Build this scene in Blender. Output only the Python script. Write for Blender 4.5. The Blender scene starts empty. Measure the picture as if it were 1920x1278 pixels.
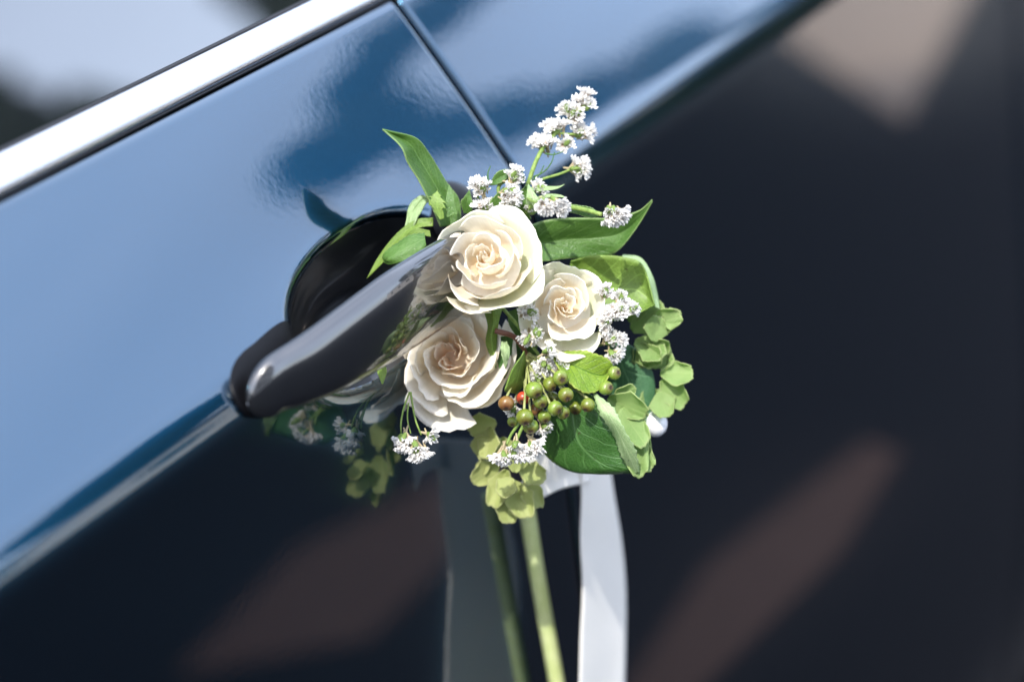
import bpy, math, random
import numpy as np
from mathutils import Vector, Matrix, noise

random.seed(7); np.random.seed(7)
sc = bpy.context.scene
col = sc.collection

# ------------------------------------------------------------------ camera
F_PX = 4533.0
yaw_r, pit = 2690.0, 2139.0
_a = Vector((yaw_r, pit, F_PX)).normalized()          # car axis (X) in camera right/up/forward
_z = Vector((0, F_PX, -pit)).normalized()
_y = _z.cross(_a)
if _y.z < 0: _y = -_y
CR = Vector((_a.x, _y.x, _z.x)); CU = Vector((_a.y, _y.y, _z.y)); CF = Vector((_a.z, _y.z, _z.z))
CREASE = Vector((0, 0, 0.90))                          # crease of the door at the shut line
CAM = CREASE - (CF + CR*(26/F_PX) + CU*(276/F_PX))*1.05
cd = bpy.data.cameras.new('camera'); cam = bpy.data.objects.new('camera', cd); col.objects.link(cam)
cam.matrix_world = Matrix(((CR.x, CU.x, -CF.x, CAM.x), (CR.y, CU.y, -CF.y, CAM.y), (CR.z, CU.z, -CF.z, CAM.z), (0, 0, 0, 1)))
cd.sensor_width = 36; cd.lens = 36*F_PX/1920
cd.clip_start = 0.05; cd.clip_end = 3000
cd.dof.use_dof = True; cd.dof.focus_distance = 0.945; cd.dof.aperture_fstop = 3.8
sc.camera = cam

# ------------------------------------------------------------------ light
S = (CR*-0.17 + CU*0.50 - CF*0.80).normalized()        # towards the sun
EL = math.asin(S.z); AZ = math.atan2(S.x, S.y)
w = bpy.data.worlds.new('World'); sc.world = w; w.use_nodes = True
nt = w.node_tree; nt.nodes.clear()
sky = nt.nodes.new('ShaderNodeTexSky'); sky.sky_type = 'NISHITA'; sky.sun_disc = False
sky.sun_elevation = EL; sky.sun_rotation = AZ; sky.dust_density = 2.5; sky.ozone_density = 1.5; sky.air_density = 1.0
bg = nt.nodes.new('ShaderNodeBackground'); bg.inputs[1].default_value = 0.15
wo = nt.nodes.new('ShaderNodeOutputWorld')
tcw = nt.nodes.new('ShaderNodeTexCoord'); mpw = nt.nodes.new('ShaderNodeMapping'); mpw.inputs['Scale'].default_value = (1, 1, 2.5)
cn = nt.nodes.new('ShaderNodeTexNoise'); cn.inputs['Scale'].default_value = 1.6; cn.inputs['Detail'].default_value = 5
nt.links.new(tcw.outputs['Generated'], mpw.inputs[0]); nt.links.new(mpw.outputs[0], cn.inputs['Vector'])
cr = nt.nodes.new('ShaderNodeMapRange'); cr.inputs[1].default_value = 0.3; cr.inputs[2].default_value = 0.7; cr.inputs[3].default_value = 0.75; cr.inputs[4].default_value = 1.25
nt.links.new(cn.outputs[0], cr.inputs[0])
veil = nt.nodes.new('ShaderNodeVectorMath'); veil.operation = 'SCALE'; veil.inputs[0].default_value = (4.5, 4.85, 5.7)   # thin bright veil of high cloud
nt.links.new(cr.outputs[0], veil.inputs['Scale'])
vadd = nt.nodes.new('ShaderNodeVectorMath'); vadd.operation = 'ADD'
nt.links.new(sky.outputs[0], vadd.inputs[0]); nt.links.new(veil.outputs[0], vadd.inputs[1])
nt.links.new(vadd.outputs[0], bg.inputs[0]); nt.links.new(bg.outputs[0], wo.inputs[0])
sl = bpy.data.lights.new('sun', 'SUN'); sun = bpy.data.objects.new('sun', sl); col.objects.link(sun)
sl.energy = 2.6; sl.angle = math.radians(0.5); sl.color = (1.0, 0.965, 0.90)
sun.rotation_euler = (-S).to_track_quat('-Z', 'Y').to_euler(); sun.location = (0, 0, 5)
sc.view_settings.view_transform = 'Standard'; sc.view_settings.look = 'None'
sc.view_settings.exposure = 1.2; sc.view_settings.gamma = 1
sc.cycles.use_denoising = True
sc.cycles.max_bounces = 12; sc.cycles.diffuse_bounces = 8; sc.cycles.transmission_bounces = 8; sc.cycles.sample_clamp_indirect = 6

# ------------------------------------------------------------------ helpers
def lin(c):
    return tuple(((x/255+0.055)/1.055)**2.4 if x > 10 else x/255/12.92 for x in c)
def ray(px, py):
    return CF + CR*((px-960)/F_PX) + CU*((639-py)/F_PX)
D0 = 0.95
def P(px, py, dz=0.0):
    return CAM + ray(px, py)*(D0+dz)
def onY(px, py, g):                                    # point g metres in front of the car's side plane
    r = ray(px, py); t = (-g-CAM.y)/r.y
    return CAM + r*t
PX = D0/F_PX                                           # one photo pixel in metres at the bouquet

def tag(o, label=None, cat=None, group=None, kind=None):
    if label: o['label'] = label
    if cat: o['category'] = cat
    if group: o['group'] = group
    if kind: o['kind'] = kind
    return o
def thing(name, loc, label, cat, group=None):
    o = bpy.data.objects.new(name, None); col.objects.link(o); o.location = loc
    o.empty_display_size = 0.01
    return tag(o, label, cat, group)
def origin(parent):
    v = Vector((0, 0, 0))
    while parent is not None:
        v += parent.location; parent = parent.parent
    return v
def mesh_obj(name, V, Fc, mat, parent=None, uv=None, smooth=True, local=False):
    V = [tuple(p) for p in V]
    if parent is not None and not local:
        o0 = origin(parent); V = [(p[0]-o0.x, p[1]-o0.y, p[2]-o0.z) for p in V]
    me = bpy.data.meshes.new(name); me.from_pydata(V, [], Fc)
    mats = mat if isinstance(mat, (list, tuple)) else [mat]
    for m in mats: me.materials.append(m)
    if uv is not None:
        ul = me.uv_layers.new(name='UVMap')
        li = np.zeros(len(me.loops), dtype=np.int32); me.loops.foreach_get('vertex_index', li)
        ul.data.foreach_set('uv', np.asarray(uv, dtype=np.float32)[li].ravel())
    if smooth: me.polygons.foreach_set('use_smooth', [True]*len(me.polygons))
    me.update()
    o = bpy.data.objects.new(name, me); col.objects.link(o)
    if parent is not None: o.parent = parent
    return o
def grid(fn, nu, nv, closed=False):
    V = []; UV = []
    for j in range(nv+1):
        for i in range(nu+(0 if closed else 1)):
            V.append(fn(i/nu, j/nv)); UV.append((i/nu, j/nv))
    n = nu if closed else nu+1; Fc = []
    for j in range(nv):
        for i in range(nu):
            a = j*n+i; b = j*n+(i+1) % n
            Fc.append((a, b, b+n, a+n))
    return V, Fc, UV
def merge(parts):
    V = []; Fc = []; UV = []
    for v, f, u in parts:
        k = len(V); V += list(v); Fc += [tuple(i+k for i in q) for q in f]; UV += list(u)
    return V, Fc, UV
def thick(o, t, off=-1):
    m = o.modifiers.new('thickness', 'SOLIDIFY'); m.thickness = t; m.offset = off
    return o
def cat(pts, t):                                       # catmull-rom through tuples/vectors
    n = len(pts)-1
    if n == 0: return pts[0]
    x = min(max(t, 0), 1)*n; i = min(int(x), n-1); f = x-i
    g = lambda k: pts[min(max(k, 0), n)]
    p0, p1, p2, p3 = g(i-1), g(i), g(i+1), g(i+2)
    if i == 0: p0 = p1*2-p2 if not isinstance(p1, tuple) else p1
    if i == n-1: p3 = p2*2-p1 if not isinstance(p1, tuple) else p2
    return 0.5*((2*p1)+(p2-p0)*f+(2*p0-5*p1+4*p2-p3)*f*f+(3*p1-p0-3*p2+p3)*f**3)
def tube_data(pts, rad, seg=10, steps=24, cap=True):
    pts = [Vector(p) for p in pts]
    rad = rad if isinstance(rad, (list, tuple)) else [rad, rad]
    C = [cat(pts, k/steps) for k in range(steps+1)]
    N = None; V = []; UV = []; Fc = []
    for k, c in enumerate(C):
        T = (C[min(k+1, steps)]-C[max(k-1, 0)]).normalized()
        if N is None: N = T.orthogonal().normalized()
        N = (N-T*N.dot(T)).normalized(); B = T.cross(N)
        r = cat([float(x) for x in rad], k/steps)
        for i in range(seg):
            a = 2*math.pi*i/seg
            V.append(c+(N*math.cos(a)+B*math.sin(a))*r); UV.append((i/seg, k/steps))
    for k in range(steps):
        for i in range(seg):
            a = k*seg+i; b = k*seg+(i+1) % seg
            Fc.append((a, b, b+seg, a+seg))
    if cap:
        Fc.append(tuple(range(seg))[::-1]); Fc.append(tuple(range(steps*seg, steps*seg+seg)))
    return V, Fc, UV
def tube(name, pts, rad, mat, parent, seg=10, steps=24):
    V, Fc, UV = tube_data(pts, rad, seg, steps)
    return mesh_obj(name, V, Fc, mat, parent, UV)
def nz(x, y=0.0, z=0.0): return noise.noise(Vector((x, y, z)))

# ------------------------------------------------------------------ materials
def newmat(name):
    m = bpy.data.materials.new(name); m.use_nodes = True
    nt = m.node_tree; b = nt.nodes['Principled BSDF']
    return m, nt, b
def N(nt, t, **kw):
    n = nt.nodes.new(t)
    for k, v in kw.items(): setattr(n, k, v)
    return n
def L(nt, a, b): nt.links.new(a, b)
def noise_node(nt, scale, detail=4, rough=0.5, coord='Object'):
    tc = N(nt, 'ShaderNodeTexCoord'); n = N(nt, 'ShaderNodeTexNoise')
    n.inputs['Scale'].default_value = scale; n.inputs['Detail'].default_value = detail; n.inputs['Roughness'].default_value = rough
    L(nt, tc.outputs[coord], n.inputs['Vector']); return n
def bump(nt, b, h, strength, dist, chain=None, sock='Normal'):
    bn = N(nt, 'ShaderNodeBump'); bn.inputs['Strength'].default_value = strength; bn.inputs['Distance'].default_value = dist
    L(nt, h, bn.inputs['Height'])
    if chain is not None: L(nt, chain, bn.inputs['Normal'])
    L(nt, bn.outputs[0], b.inputs[sock]); return bn.outputs[0]
def paint(name, base, metallic, rough, coat_ior, peel=0.05, coat_rough=0.015):
    m, nt, b = newmat(name)
    n = noise_node(nt, 3000, 2)
    r = N(nt, 'ShaderNodeMixRGB'); r.inputs[1].default_value = (*[c*0.8 for c in base], 1); r.inputs[2].default_value = (*[c*1.2 for c in base], 1)
    L(nt, n.outputs[0], r.inputs[0]); L(nt, r.outputs[0], b.inputs['Base Color'])
    b.inputs['Metallic'].default_value = metallic; b.inputs['Roughness'].default_value = rough
    b.inputs['Coat Weight'].default_value = 1; b.inputs['Coat IOR'].default_value = coat_ior; b.inputs['Coat Roughness'].default_value = coat_rough
    p = noise_node(nt, 320, 2, 0.4)
    bump(nt, b, p.outputs[0], peel, 0.0006, sock='Coat Normal')
    return m
M = {}
M['paint'] = paint('metallic_blue_paint', (0.006, 0.055, 0.105), 1.0, 0.20, 1.85, peel=0.016)
M['handle'] = paint('dark_gloss_handle_paint', (0.008, 0.009, 0.011), 0.0, 0.25, 1.85, peel=0.006)
M['cup'] = paint('recess_shade_black', (0.003, 0.004, 0.006), 0.0, 0.35, 1.25)  # near-black colour paints in the shade inside the handle recess
def simple(name, c, rough, metallic=0, **kw):
    m, nt, b = newmat(name)
    n = noise_node(nt, kw.pop('scale', 400), 4)
    r = N(nt, 'ShaderNodeMixRGB'); v = kw.pop('var', 0.12)
    r.inputs[1].default_value = (*[x*(1-v) for x in c], 1); r.inputs[2].default_value = (*[min(1, x*(1+v)) for x in c], 1)
    L(nt, n.outputs[0], r.inputs[0]); L(nt, r.outputs[0], b.inputs['Base Color'])
    b.inputs['Roughness'].default_value = rough; b.inputs['Metallic'].default_value = metallic
    bs = kw.pop('bump', 0)
    if bs: bump(nt, b, n.outputs[0], bs, kw.pop('bdist', 0.0004))
    for k, v in kw.items(): b.inputs[k].default_value = v
    return m
M['chrome'] = simple('polished_window_trim', (0.74, 0.74, 0.755), 0.26, 1.0, var=0.02)
M['rubber'] = simple('black_rubber', (0.012, 0.012, 0.014), 0.45)
M['gasket'] = simple('gloss_black_gasket', (0.004, 0.004, 0.005), 0.35, **{'Specular IOR Level': 0.12})
M['glass'] = simple('dark_window_glass', (0.01, 0.012, 0.014), 0.02, var=0.0, IOR=2.9)
M['cabin'] = simple('dark_cabin_trim', (0.02, 0.02, 0.022), 0.8)
M['tyre'] = simple('tyre_rubber', (0.02, 0.02, 0.02), 0.8)

def organic(name, c1, c2, rough, transl, tcol, scale=60, veins=0, vmix=0.85, vcol=None, vbump=0.3, spec=0.4, edge=None, coat=0.0, fine=0.15, radial=False, centre=None, ob=False):
    m, nt, b = newmat(name)
    n = noise_node(nt, scale, 5, 0.55)
    ramp = N(nt, 'ShaderNodeMapRange'); ramp.inputs[1].default_value = 0.35; ramp.inputs[2].default_value = 0.65
    L(nt, n.outputs[0], ramp.inputs[0])
    mx = N(nt, 'ShaderNodeMixRGB'); mx.inputs[1].default_value = (*c1, 1); mx.inputs[2].default_value = (*c2, 1)
    L(nt, ramp.outputs[0], mx.inputs[0]); colr = mx.outputs[0]
    uv = N(nt, 'ShaderNodeUVMap'); sep = N(nt, 'ShaderNodeSeparateXYZ'); L(nt, uv.outputs[0], sep.inputs[0])
    def math_(op, a, b_=None, c_=None):
        q = N(nt, 'ShaderNodeMath', operation=op)
        for i, x in enumerate((a, b_, c_)):
            if x is None: continue
            if isinstance(x, (int, float)): q.inputs[i].default_value = x
            else: L(nt, x, q.inputs[i])
        return q.outputs[0]
    c = math_('MULTIPLY', math_('ABSOLUTE', math_('SUBTRACT', sep.outputs[0], 0.5)), 2.0)
    hts = None
    if veins:
        wob = noise_node(nt, 120, 2); 
        ph = math_('SUBTRACT', math_('MULTIPLY', sep.outputs[1], float(veins)), math_('MULTIPLY', math_('POWER', c, 0.85), veins*0.30))
        ph = math_('ADD', ph, math_('MULTIPLY', wob.outputs[0], 0.5))
        d = math_('ABSOLUTE', math_('SUBTRACT', math_('FRACT', ph), 0.5))
        v1 = N(nt, 'ShaderNodeMapRange'); v1.inputs[1].default_value = 0.0; v1.inputs[2].default_value = 0.075; v1.inputs[3].default_value = 1; v1.inputs[4].default_value = 0
        L(nt, d, v1.inputs[0])
        v2 = N(nt, 'ShaderNodeMapRange'); v2.inputs[1].default_value = 0.015; v2.inputs[2].default_value = 0.05; v2.inputs[3].default_value = 1; v2.inputs[4].default_value = 0
        L(nt, c, v2.inputs[0])
        # small net veins
        vo = N(nt, 'ShaderNodeTexVoronoi', feature='DISTANCE_TO_EDGE'); vo.inputs['Scale'].default_value = 620
        tc = N(nt, 'ShaderNodeTexCoord'); L(nt, tc.outputs['Object'], vo.inputs['Vector'])
        v3 = N(nt, 'ShaderNodeMapRange'); v3.inputs[1].default_value = 0.0; v3.inputs[2].default_value = 0.12; v3.inputs[3].default_value = 0.35; v3.inputs[4].default_value = 0
        L(nt, vo.outputs['Distance'], v3.inputs[0])
        vm = math_('MAXIMUM', math_('MAXIMUM', math_('MULTIPLY', v1.outputs[0], 0.8), v2.outputs[0]), v3.outputs[0])
        mv = N(nt, 'ShaderNodeMixRGB'); mv.inputs[2].default_value = (*vcol, 1)
        L(nt, math_('MULTIPLY', vm, vmix), mv.inputs[0]); L(nt, colr, mv.inputs[1]); colr = mv.outputs[0]
        hts = math_('MULTIPLY', vm, -1.0)
    if radial:                                          # petal: fine lengthwise ribs
        wv = N(nt, 'ShaderNodeTexNoise'); wv.inputs['Scale'].default_value = 1.0; wv.inputs['Detail'].default_value = 3
        mp = N(nt, 'ShaderNodeMapping'); mp.inputs['Scale'].default_value = (45, 3.0, 1); L(nt, uv.outputs[0], mp.inputs[0]); L(nt, mp.outputs[0], wv.inputs['Vector'])
        hts = wv.outputs[0]
        rb_ = N(nt, 'ShaderNodeMapRange'); rb_.inputs[1].default_value = 0.35; rb_.inputs[2].default_value = 0.65; rb_.inputs[3].default_value = 0.94; rb_.inputs[4].default_value = 1.0; L(nt, wv.outputs[0], rb_.inputs[0])
        vm_ = N(nt, 'ShaderNodeVectorMath', operation='SCALE'); L(nt, colr, vm_.inputs[0]); L(nt, rb_.outputs[0], vm_.inputs['Scale']); colr = vm_.outputs[0]
    if centre is not None:                              # petal base is warmer than its rim
        g = N(nt, 'ShaderNodeMapRange'); g.interpolation_type = 'SMOOTHSTEP'
        g.inputs[1].default_value = 0.15; g.inputs[2].default_value = 0.72; g.inputs[3].default_value = 1; g.inputs[4].default_value = 0
        L(nt, sep.outputs[1], g.inputs[0])
        mc = N(nt, 'ShaderNodeMixRGB'); mc.inputs[2].default_value = (*centre, 1); L(nt, g.outputs[0], mc.inputs[0]); L(nt, colr, mc.inputs[1]); colr = mc.outputs[0]
    if radial and centre is not None and 'petal' in name:  # faint bruised, browned rim in places
        g = N(nt, 'ShaderNodeMapRange'); g.inputs[1].default_value = 0.955; g.inputs[2].default_value = 1.0; L(nt, math_('MAXIMUM', sep.outputs[1], math_('MULTIPLY', c, 0.985)), g.inputs[0])
        bn_ = noise_node(nt, 160, 3); bm2 = N(nt, 'ShaderNodeMapRange'); bm2.inputs[1].default_value = 0.50; bm2.inputs[2].default_value = 0.68; L(nt, bn_.outputs[0], bm2.inputs[0])
        mb2 = N(nt, 'ShaderNodeMixRGB'); mb2.inputs[2].default_value = (0.62, 0.48, 0.30, 1); L(nt, math_('MULTIPLY', math_('MULTIPLY', g.outputs[0], bm2.outputs[0]), 0.7), mb2.inputs[0]); L(nt, colr, mb2.inputs[1]); colr = mb2.outputs[0]
    if edge is not None:
        g = N(nt, 'ShaderNodeMapRange'); g.inputs[1].default_value = 0.93; g.inputs[2].default_value = 1.0
        e = math_('MAXIMUM', c, 0) if edge[1] == 'u' else math_('MAXIMUM', c, sep.outputs[1])
        L(nt, e, g.inputs[0]); me_ = N(nt, 'ShaderNodeMixRGB'); me_.inputs[2].default_value = (*edge[0], 1)
        L(nt, math_('MULTIPLY', g.outputs[0], 0.7), me_.inputs[0]); L(nt, colr, me_.inputs[1]); colr = me_.outputs[0]
    if veins and vmix > 0.5:                            # small brown flecks, patchy gloss
        sp = noise_node(nt, 420, 2, 0.4); sm = N(nt, 'ShaderNodeMapRange'); sm.inputs[1].default_value = 0.70; sm.inputs[2].default_value = 0.76; L(nt, sp.outputs[0], sm.inputs[0])
        mb = N(nt, 'ShaderNodeMixRGB'); mb.inputs[2].default_value = (0.05, 0.045, 0.015, 1); L(nt, math_('MULTIPLY', sm.outputs[0], 0.75), mb.inputs[0]); L(nt, colr, mb.inputs[1]); colr = mb.outputs[0]
    L(nt, colr, b.inputs['Base Color'])
    if veins and vmix > 0.5:
        gl = noise_node(nt, 90, 3); gm = N(nt, 'ShaderNodeMapRange'); gm.inputs[1].default_value = 0.3; gm.inputs[2].default_value = 0.7; gm.inputs[3].default_value = rough-0.08; gm.inputs[4].default_value = rough+0.16; L(nt, gl.outputs[0], gm.inputs[0]); L(nt, gm.outputs[0], b.inputs['Roughness'])
    else: b.inputs['Roughness'].default_value = rough
    b.inputs['Specular IOR Level'].default_value = spec
    b.inputs['Coat Weight'].default_value = coat
    fn = noise_node(nt, 1500, 3)
    ch = bump(nt, b, fn.outputs[0], fine, 0.0003)
    if hts is not None: bump(nt, b, hts, vbump, 0.0006, chain=ch)
    out = nt.nodes['Material Output']
    tr = N(nt, 'ShaderNodeBsdfTranslucent')
    tm = N(nt, 'ShaderNodeMixRGB', blend_type='MULTIPLY'); tm.inputs[0].default_value = 1; L(nt, colr, tm.inputs[1]); tm.inputs[2].default_value = (*tcol, 1)
    L(nt, tm.outputs[0], tr.inputs[0])
    ms = N(nt, 'ShaderNodeMixShader'); ms.inputs[0].default_value = transl
    L(nt, b.outputs[0], ms.inputs[1]); L(nt, tr.outputs[0], ms.inputs[2]); L(nt, ms.outputs[0], out.inputs[0])
    return m
M['petal'] = organic('cream_petal', (0.93, 0.905, 0.84), (0.945, 0.925, 0.87), 0.6, 0.48, (1.0, 0.975, 0.91), scale=40, radial=True, vbump=0.2, spec=0.3, centre=(0.90, 0.82, 0.68), fine=0.06)
M['petal_in'] = organic('peach_inner_petal', (0.94, 0.91, 0.845), (0.95, 0.93, 0.88), 0.6, 0.48, (1.0, 0.96, 0.87), scale=40, radial=True, vbump=0.2, spec=0.3, centre=(0.92, 0.78, 0.60), fine=0.06)
M['petal_peach'] = organic('peach_heart_petal', (0.90, 0.80, 0.68), (0.92, 0.86, 0.76), 0.6, 0.42, (1.0, 0.92, 0.78), scale=40, radial=True, vbump=0.2, spec=0.3, centre=(0.94, 0.68, 0.42), fine=0.06)
M['petal_out'] = organic('greenish_outer_petal', (0.88, 0.895, 0.78), (0.93, 0.91, 0.83), 0.6, 0.48, (1.0, 0.985, 0.90), scale=40, radial=True, vbump=0.30, spec=0.3, centre=(0.70, 0.74, 0.50), fine=0.06)
M['leaf'] = organic('green_leaf', (0.050, 0.125, 0.020), (0.085, 0.185, 0.030), 0.38, 0.28, (1.0, 1.3, 0.5), veins=8, vcol=(0.15, 0.27, 0.075), vbump=0.42, spec=0.5, edge=((0.26, 0.36, 0.13), 'u'))
M['leaf_dark'] = organic('dark_round_leaf', (0.030, 0.095, 0.018), (0.050, 0.140, 0.025), 0.36, 0.25, (1.1, 1.4, 0.5), veins=6, vcol=(0.10, 0.22, 0.06), vbump=0.38, spec=0.5, edge=((0.16, 0.28, 0.08), 'u'))
M['leaf_blue'] = organic('bluish_round_leaf', (0.045, 0.13, 0.055), (0.07, 0.18, 0.08), 0.42, 0.25, (1.0, 1.3, 0.7), veins=5, vcol=(0.12, 0.25, 0.12), vbump=0.28)
M['leaf_lime'] = organic('lime_leaf', (0.17, 0.28, 0.025), (0.27, 0.38, 0.04), 0.40, 0.30, (1.1, 1.2, 0.5), veins=8, vcol=(0.07, 0.17, 0.015), vbump=0.55, edge=((0.42, 0.46, 0.10), 'u'))
M['leaf_yellow'] = organic('yellow_green_leaf', (0.11, 0.19, 0.030), (0.17, 0.26, 0.045), 0.42, 0.26, (1.0, 1.2, 0.5), veins=6, vcol=(0.27, 0.42, 0.09), vbump=0.18)
M['leaf_pale'] = organic('pale_leaf_underside', (0.22, 0.34, 0.14), (0.31, 0.42, 0.20), 0.5, 0.25, (1.0, 1.1, 0.7), veins=7, vcol=(0.48, 0.60, 0.34), vbump=0.25)
M['sepal'] = organic('green_hydrangea_sepal', (0.22, 0.35, 0.10), (0.33, 0.46, 0.17), 0.6, 0.5, (1.0, 1.1, 0.6), veins=5, vcol=(0.40, 0.50, 0.19), vmix=0.35, vbump=0.08, edge=((0.42, 0.48, 0.22), 'uv'))
M['sepal_yellow'] = organic('yellow_hydrangea_sepal', (0.33, 0.39, 0.12), (0.44, 0.48, 0.18), 0.6, 0.46, (1.0, 1.05, 0.6), veins=5, vcol=(0.48, 0.50, 0.22), vmix=0.35, vbump=0.08, edge=((0.50, 0.50, 0.26), 'uv'))
M['stem'] = organic('pale_green_stem', (0.58, 0.66, 0.28), (0.68, 0.74, 0.38), 0.45, 0.15, (1, 1, 0.6), scale=150)
M['twigstalk'] = organic('olive_stalk', (0.22, 0.25, 0.08), (0.32, 0.34, 0.13), 0.5, 0.05, (1, 1, 0.6), scale=200)
M['bract'] = organic('hairy_green_bract', (0.13, 0.22, 0.04), (0.26, 0.36, 0.09), 0.6, 0.2, (1, 1, 0.5), scale=500, fine=0.6)
M['twig'] = simple('red_brown_twig', (0.13, 0.050, 0.028), 0.5, bump=0.4, scale=700)
M['statice'] = organic('papery_white_floret', (0.78, 0.765, 0.74), (0.84, 0.83, 0.81), 0.6, 0.35, (1, 0.99, 0.96), scale=300, radial=True, vbump=0.3, centre=(0.66, 0.54, 0.44), spec=0.2)
M['calyx'] = organic('brownish_calyx', (0.36, 0.32, 0.16), (0.48, 0.38, 0.26), 0.6, 0.2, (1, 1, 0.7), scale=600)
def berry_mat(name, c1, c2, tip):
    m, nt, b = newmat(name)
    n = noise_node(nt, 130, 3)
    mx = N(nt, 'ShaderNodeMixRGB'); mx.inputs[1].default_value = (*c1, 1); mx.inputs[2].default_value = (*c2, 1)
    mr = N(nt, 'ShaderNodeMapRange'); mr.inputs[1].default_value = 0.35; mr.inputs[2].default_value = 0.65; L(nt, n.outputs[0], mr.inputs[0]); L(nt, mr.outputs[0], mx.inputs[0])
    sp = noise_node(nt, 2200, 2); s2 = N(nt, 'ShaderNodeMapRange'); s2.inputs[1].default_value = 0.62; s2.inputs[2].default_value = 0.72; L(nt, sp.outputs[0], s2.inputs[0])
    m2 = N(nt, 'ShaderNodeMixRGB'); m2.inputs[2].default_value = (*[x*1.7 for x in c2], 1); L(nt, s2.outputs[0], m2.inputs[0]); L(nt, mx.outputs[0], m2.inputs[1])
    uv = N(nt, 'ShaderNodeUVMap'); sep = N(nt, 'ShaderNodeSeparateXYZ'); L(nt, uv.outputs[0], sep.inputs[0])
    g = N(nt, 'ShaderNodeMapRange'); g.inputs[1].default_value = 0.10; g.inputs[2].default_value = 0.36; g.inputs[3].default_value = 0.85; g.inputs[4].default_value = 0
    L(nt, sep.outputs[1], g.inputs[0])
    m3 = N(nt, 'ShaderNodeMixRGB'); m3.inputs[2].default_value = (*tip, 1); L(nt, g.outputs[0], m3.inputs[0]); L(nt, m2.outputs[0], m3.inputs[1])
    L(nt, m3.outputs[0], b.inputs['Base Color'])
    b.inputs['Roughness'].default_value = 0.26; b.inputs['Subsurface Weight'].default_value = 0.25; b.inputs['Subsurface Radius'].default_value = (0.002, 0.003, 0.0008)
    b.inputs['Subsurface Scale'].default_value = 0.6
    bump(nt, b, sp.outputs[0], 0.15, 0.0002)
    return m
M['berry'] = berry_mat('olive_green_berry', (0.085, 0.125, 0.013), (0.16, 0.19, 0.025), (0.13, 0.09, 0.03))
M['berry_green'] = berry_mat('fresh_green_berry', (0.10, 0.17, 0.018), (0.20, 0.27, 0.045), (0.12, 0.09, 0.03))
M['berry_brown'] = berry_mat('brown_berry', (0.15, 0.085, 0.025), (0.22, 0.12, 0.035), (0.16, 0.06, 0.03))
M['berry_red'] = berry_mat('red_berry', (0.38, 0.035, 0.018), (0.45, 0.07, 0.03), (0.2, 0.05, 0.02))
M['crown'] = simple('dry_berry_crown', (0.04, 0.022, 0.012), 0.8, bump=0.5, scale=1500)
def ribbon_mat():
    m, nt, b = newmat('white_satin_ribbon')
    tc = N(nt, 'ShaderNodeUVMap'); mp = N(nt, 'ShaderNodeMapping'); mp.inputs['Scale'].default_value = (1, 260, 1)
    wv = N(nt, 'ShaderNodeTexWave'); wv.inputs['Scale'].default_value = 1; wv.bands_direction = 'Y'
    L(nt, tc.outputs[0], mp.inputs[0]); L(nt, mp.outputs[0], wv.inputs[0])
    sep = N(nt, 'ShaderNodeSeparateXYZ'); L(nt, tc.outputs[0], sep.inputs[0])
    b.inputs['Base Color'].default_value = (0.88, 0.845, 0.78, 1)
    b.inputs['Roughness'].default_value = 0.42; b.inputs['Sheen Weight'].default_value = 0.2; b.inputs['Specular IOR Level'].default_value = 0.4
    bump(nt, b, wv.outputs[0], 0.15, 0.0001)
    out = nt.nodes['Material Output']; tr = N(nt, 'ShaderNodeBsdfTranslucent'); tr.inputs[0].default_value = (0.88, 0.85, 0.78, 1)
    ms = N(nt, 'ShaderNodeMixShader'); ms.inputs[0].default_value = 0.3
    L(nt, b.outputs[0], ms.inputs[1]); L(nt, tr.outputs[0], ms.inputs[2]); L(nt, ms.outputs[0], out.inputs[0])
    return m
M['ribbon'] = ribbon_mat()
M['pearl'] = simple('white_pearl', (0.80, 0.80, 0.82), 0.25, var=0.02)
M['bark'] = simple('tree_bark', (0.09, 0.07, 0.05), 0.9, scale=8, var=0.4, bump=0.6, bdist=0.02)
M['crown_leaf'] = simple('tree_foliage', (0.022, 0.042, 0.016), 0.8, scale=2, var=0.4)
M['asphalt'] = simple('dark_asphalt', (0.014, 0.014, 0.016), 1.0, scale=60, var=0.35, bump=0.5, bdist=0.004, **{'Specular IOR Level': 0.05})
M['wallp'] = simple('pale_render_wall', (0.62, 0.58, 0.54), 0.9, scale=3, var=0.08)
M['roof'] = simple('dark_roof_tile', (0.06, 0.05, 0.05), 0.8, scale=5)
M['pane'] = simple('far_window_pane', (0.02, 0.025, 0.03), 0.05)
M['paver'] = simple('rose_brown_paver', (0.105, 0.066, 0.052), 1.0, scale=30, var=0.25, bump=0.4, bdist=0.003, **{'Specular IOR Level': 0.05})
M['concrete'] = simple('pale_concrete', (0.33, 0.25, 0.19), 1.0, scale=12, var=0.1, bump=0.3, bdist=0.003)

# ------------------------------------------------------------------ setting: ground
def sheet(name, pts, z, mat, kind='structure'):
    o = mesh_obj(name, [(x, y, z) for x, y in pts], [tuple(range(len(pts)))], mat, smooth=False)
    return tag(o, kind=kind)
g = sheet('ground', [(-400, -400), (400, -400), (400, 400), (-400, 400)], 0.0, M['asphalt'])
sheet('pavement', [(3.35, -1.25), (4.25, -1.90), (6.5, -3.1), (6.5, -1.9), (4.25, -1.44)], 0.004, M['concrete'])
sheet('pavement', [(1.15, -1.40), (1.5, -1.45), (1.85, -1.30), (1.62, -1.19), (1.25, -1.17)], 0.004, M['paver'])
sheet('pavement', [(1.02, -0.75), (1.45, -0.80), (1.80, -0.73), (1.75, -0.66), (1.45, -0.62), (1.10, -0.67)], 0.004, M['paver'])

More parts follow.
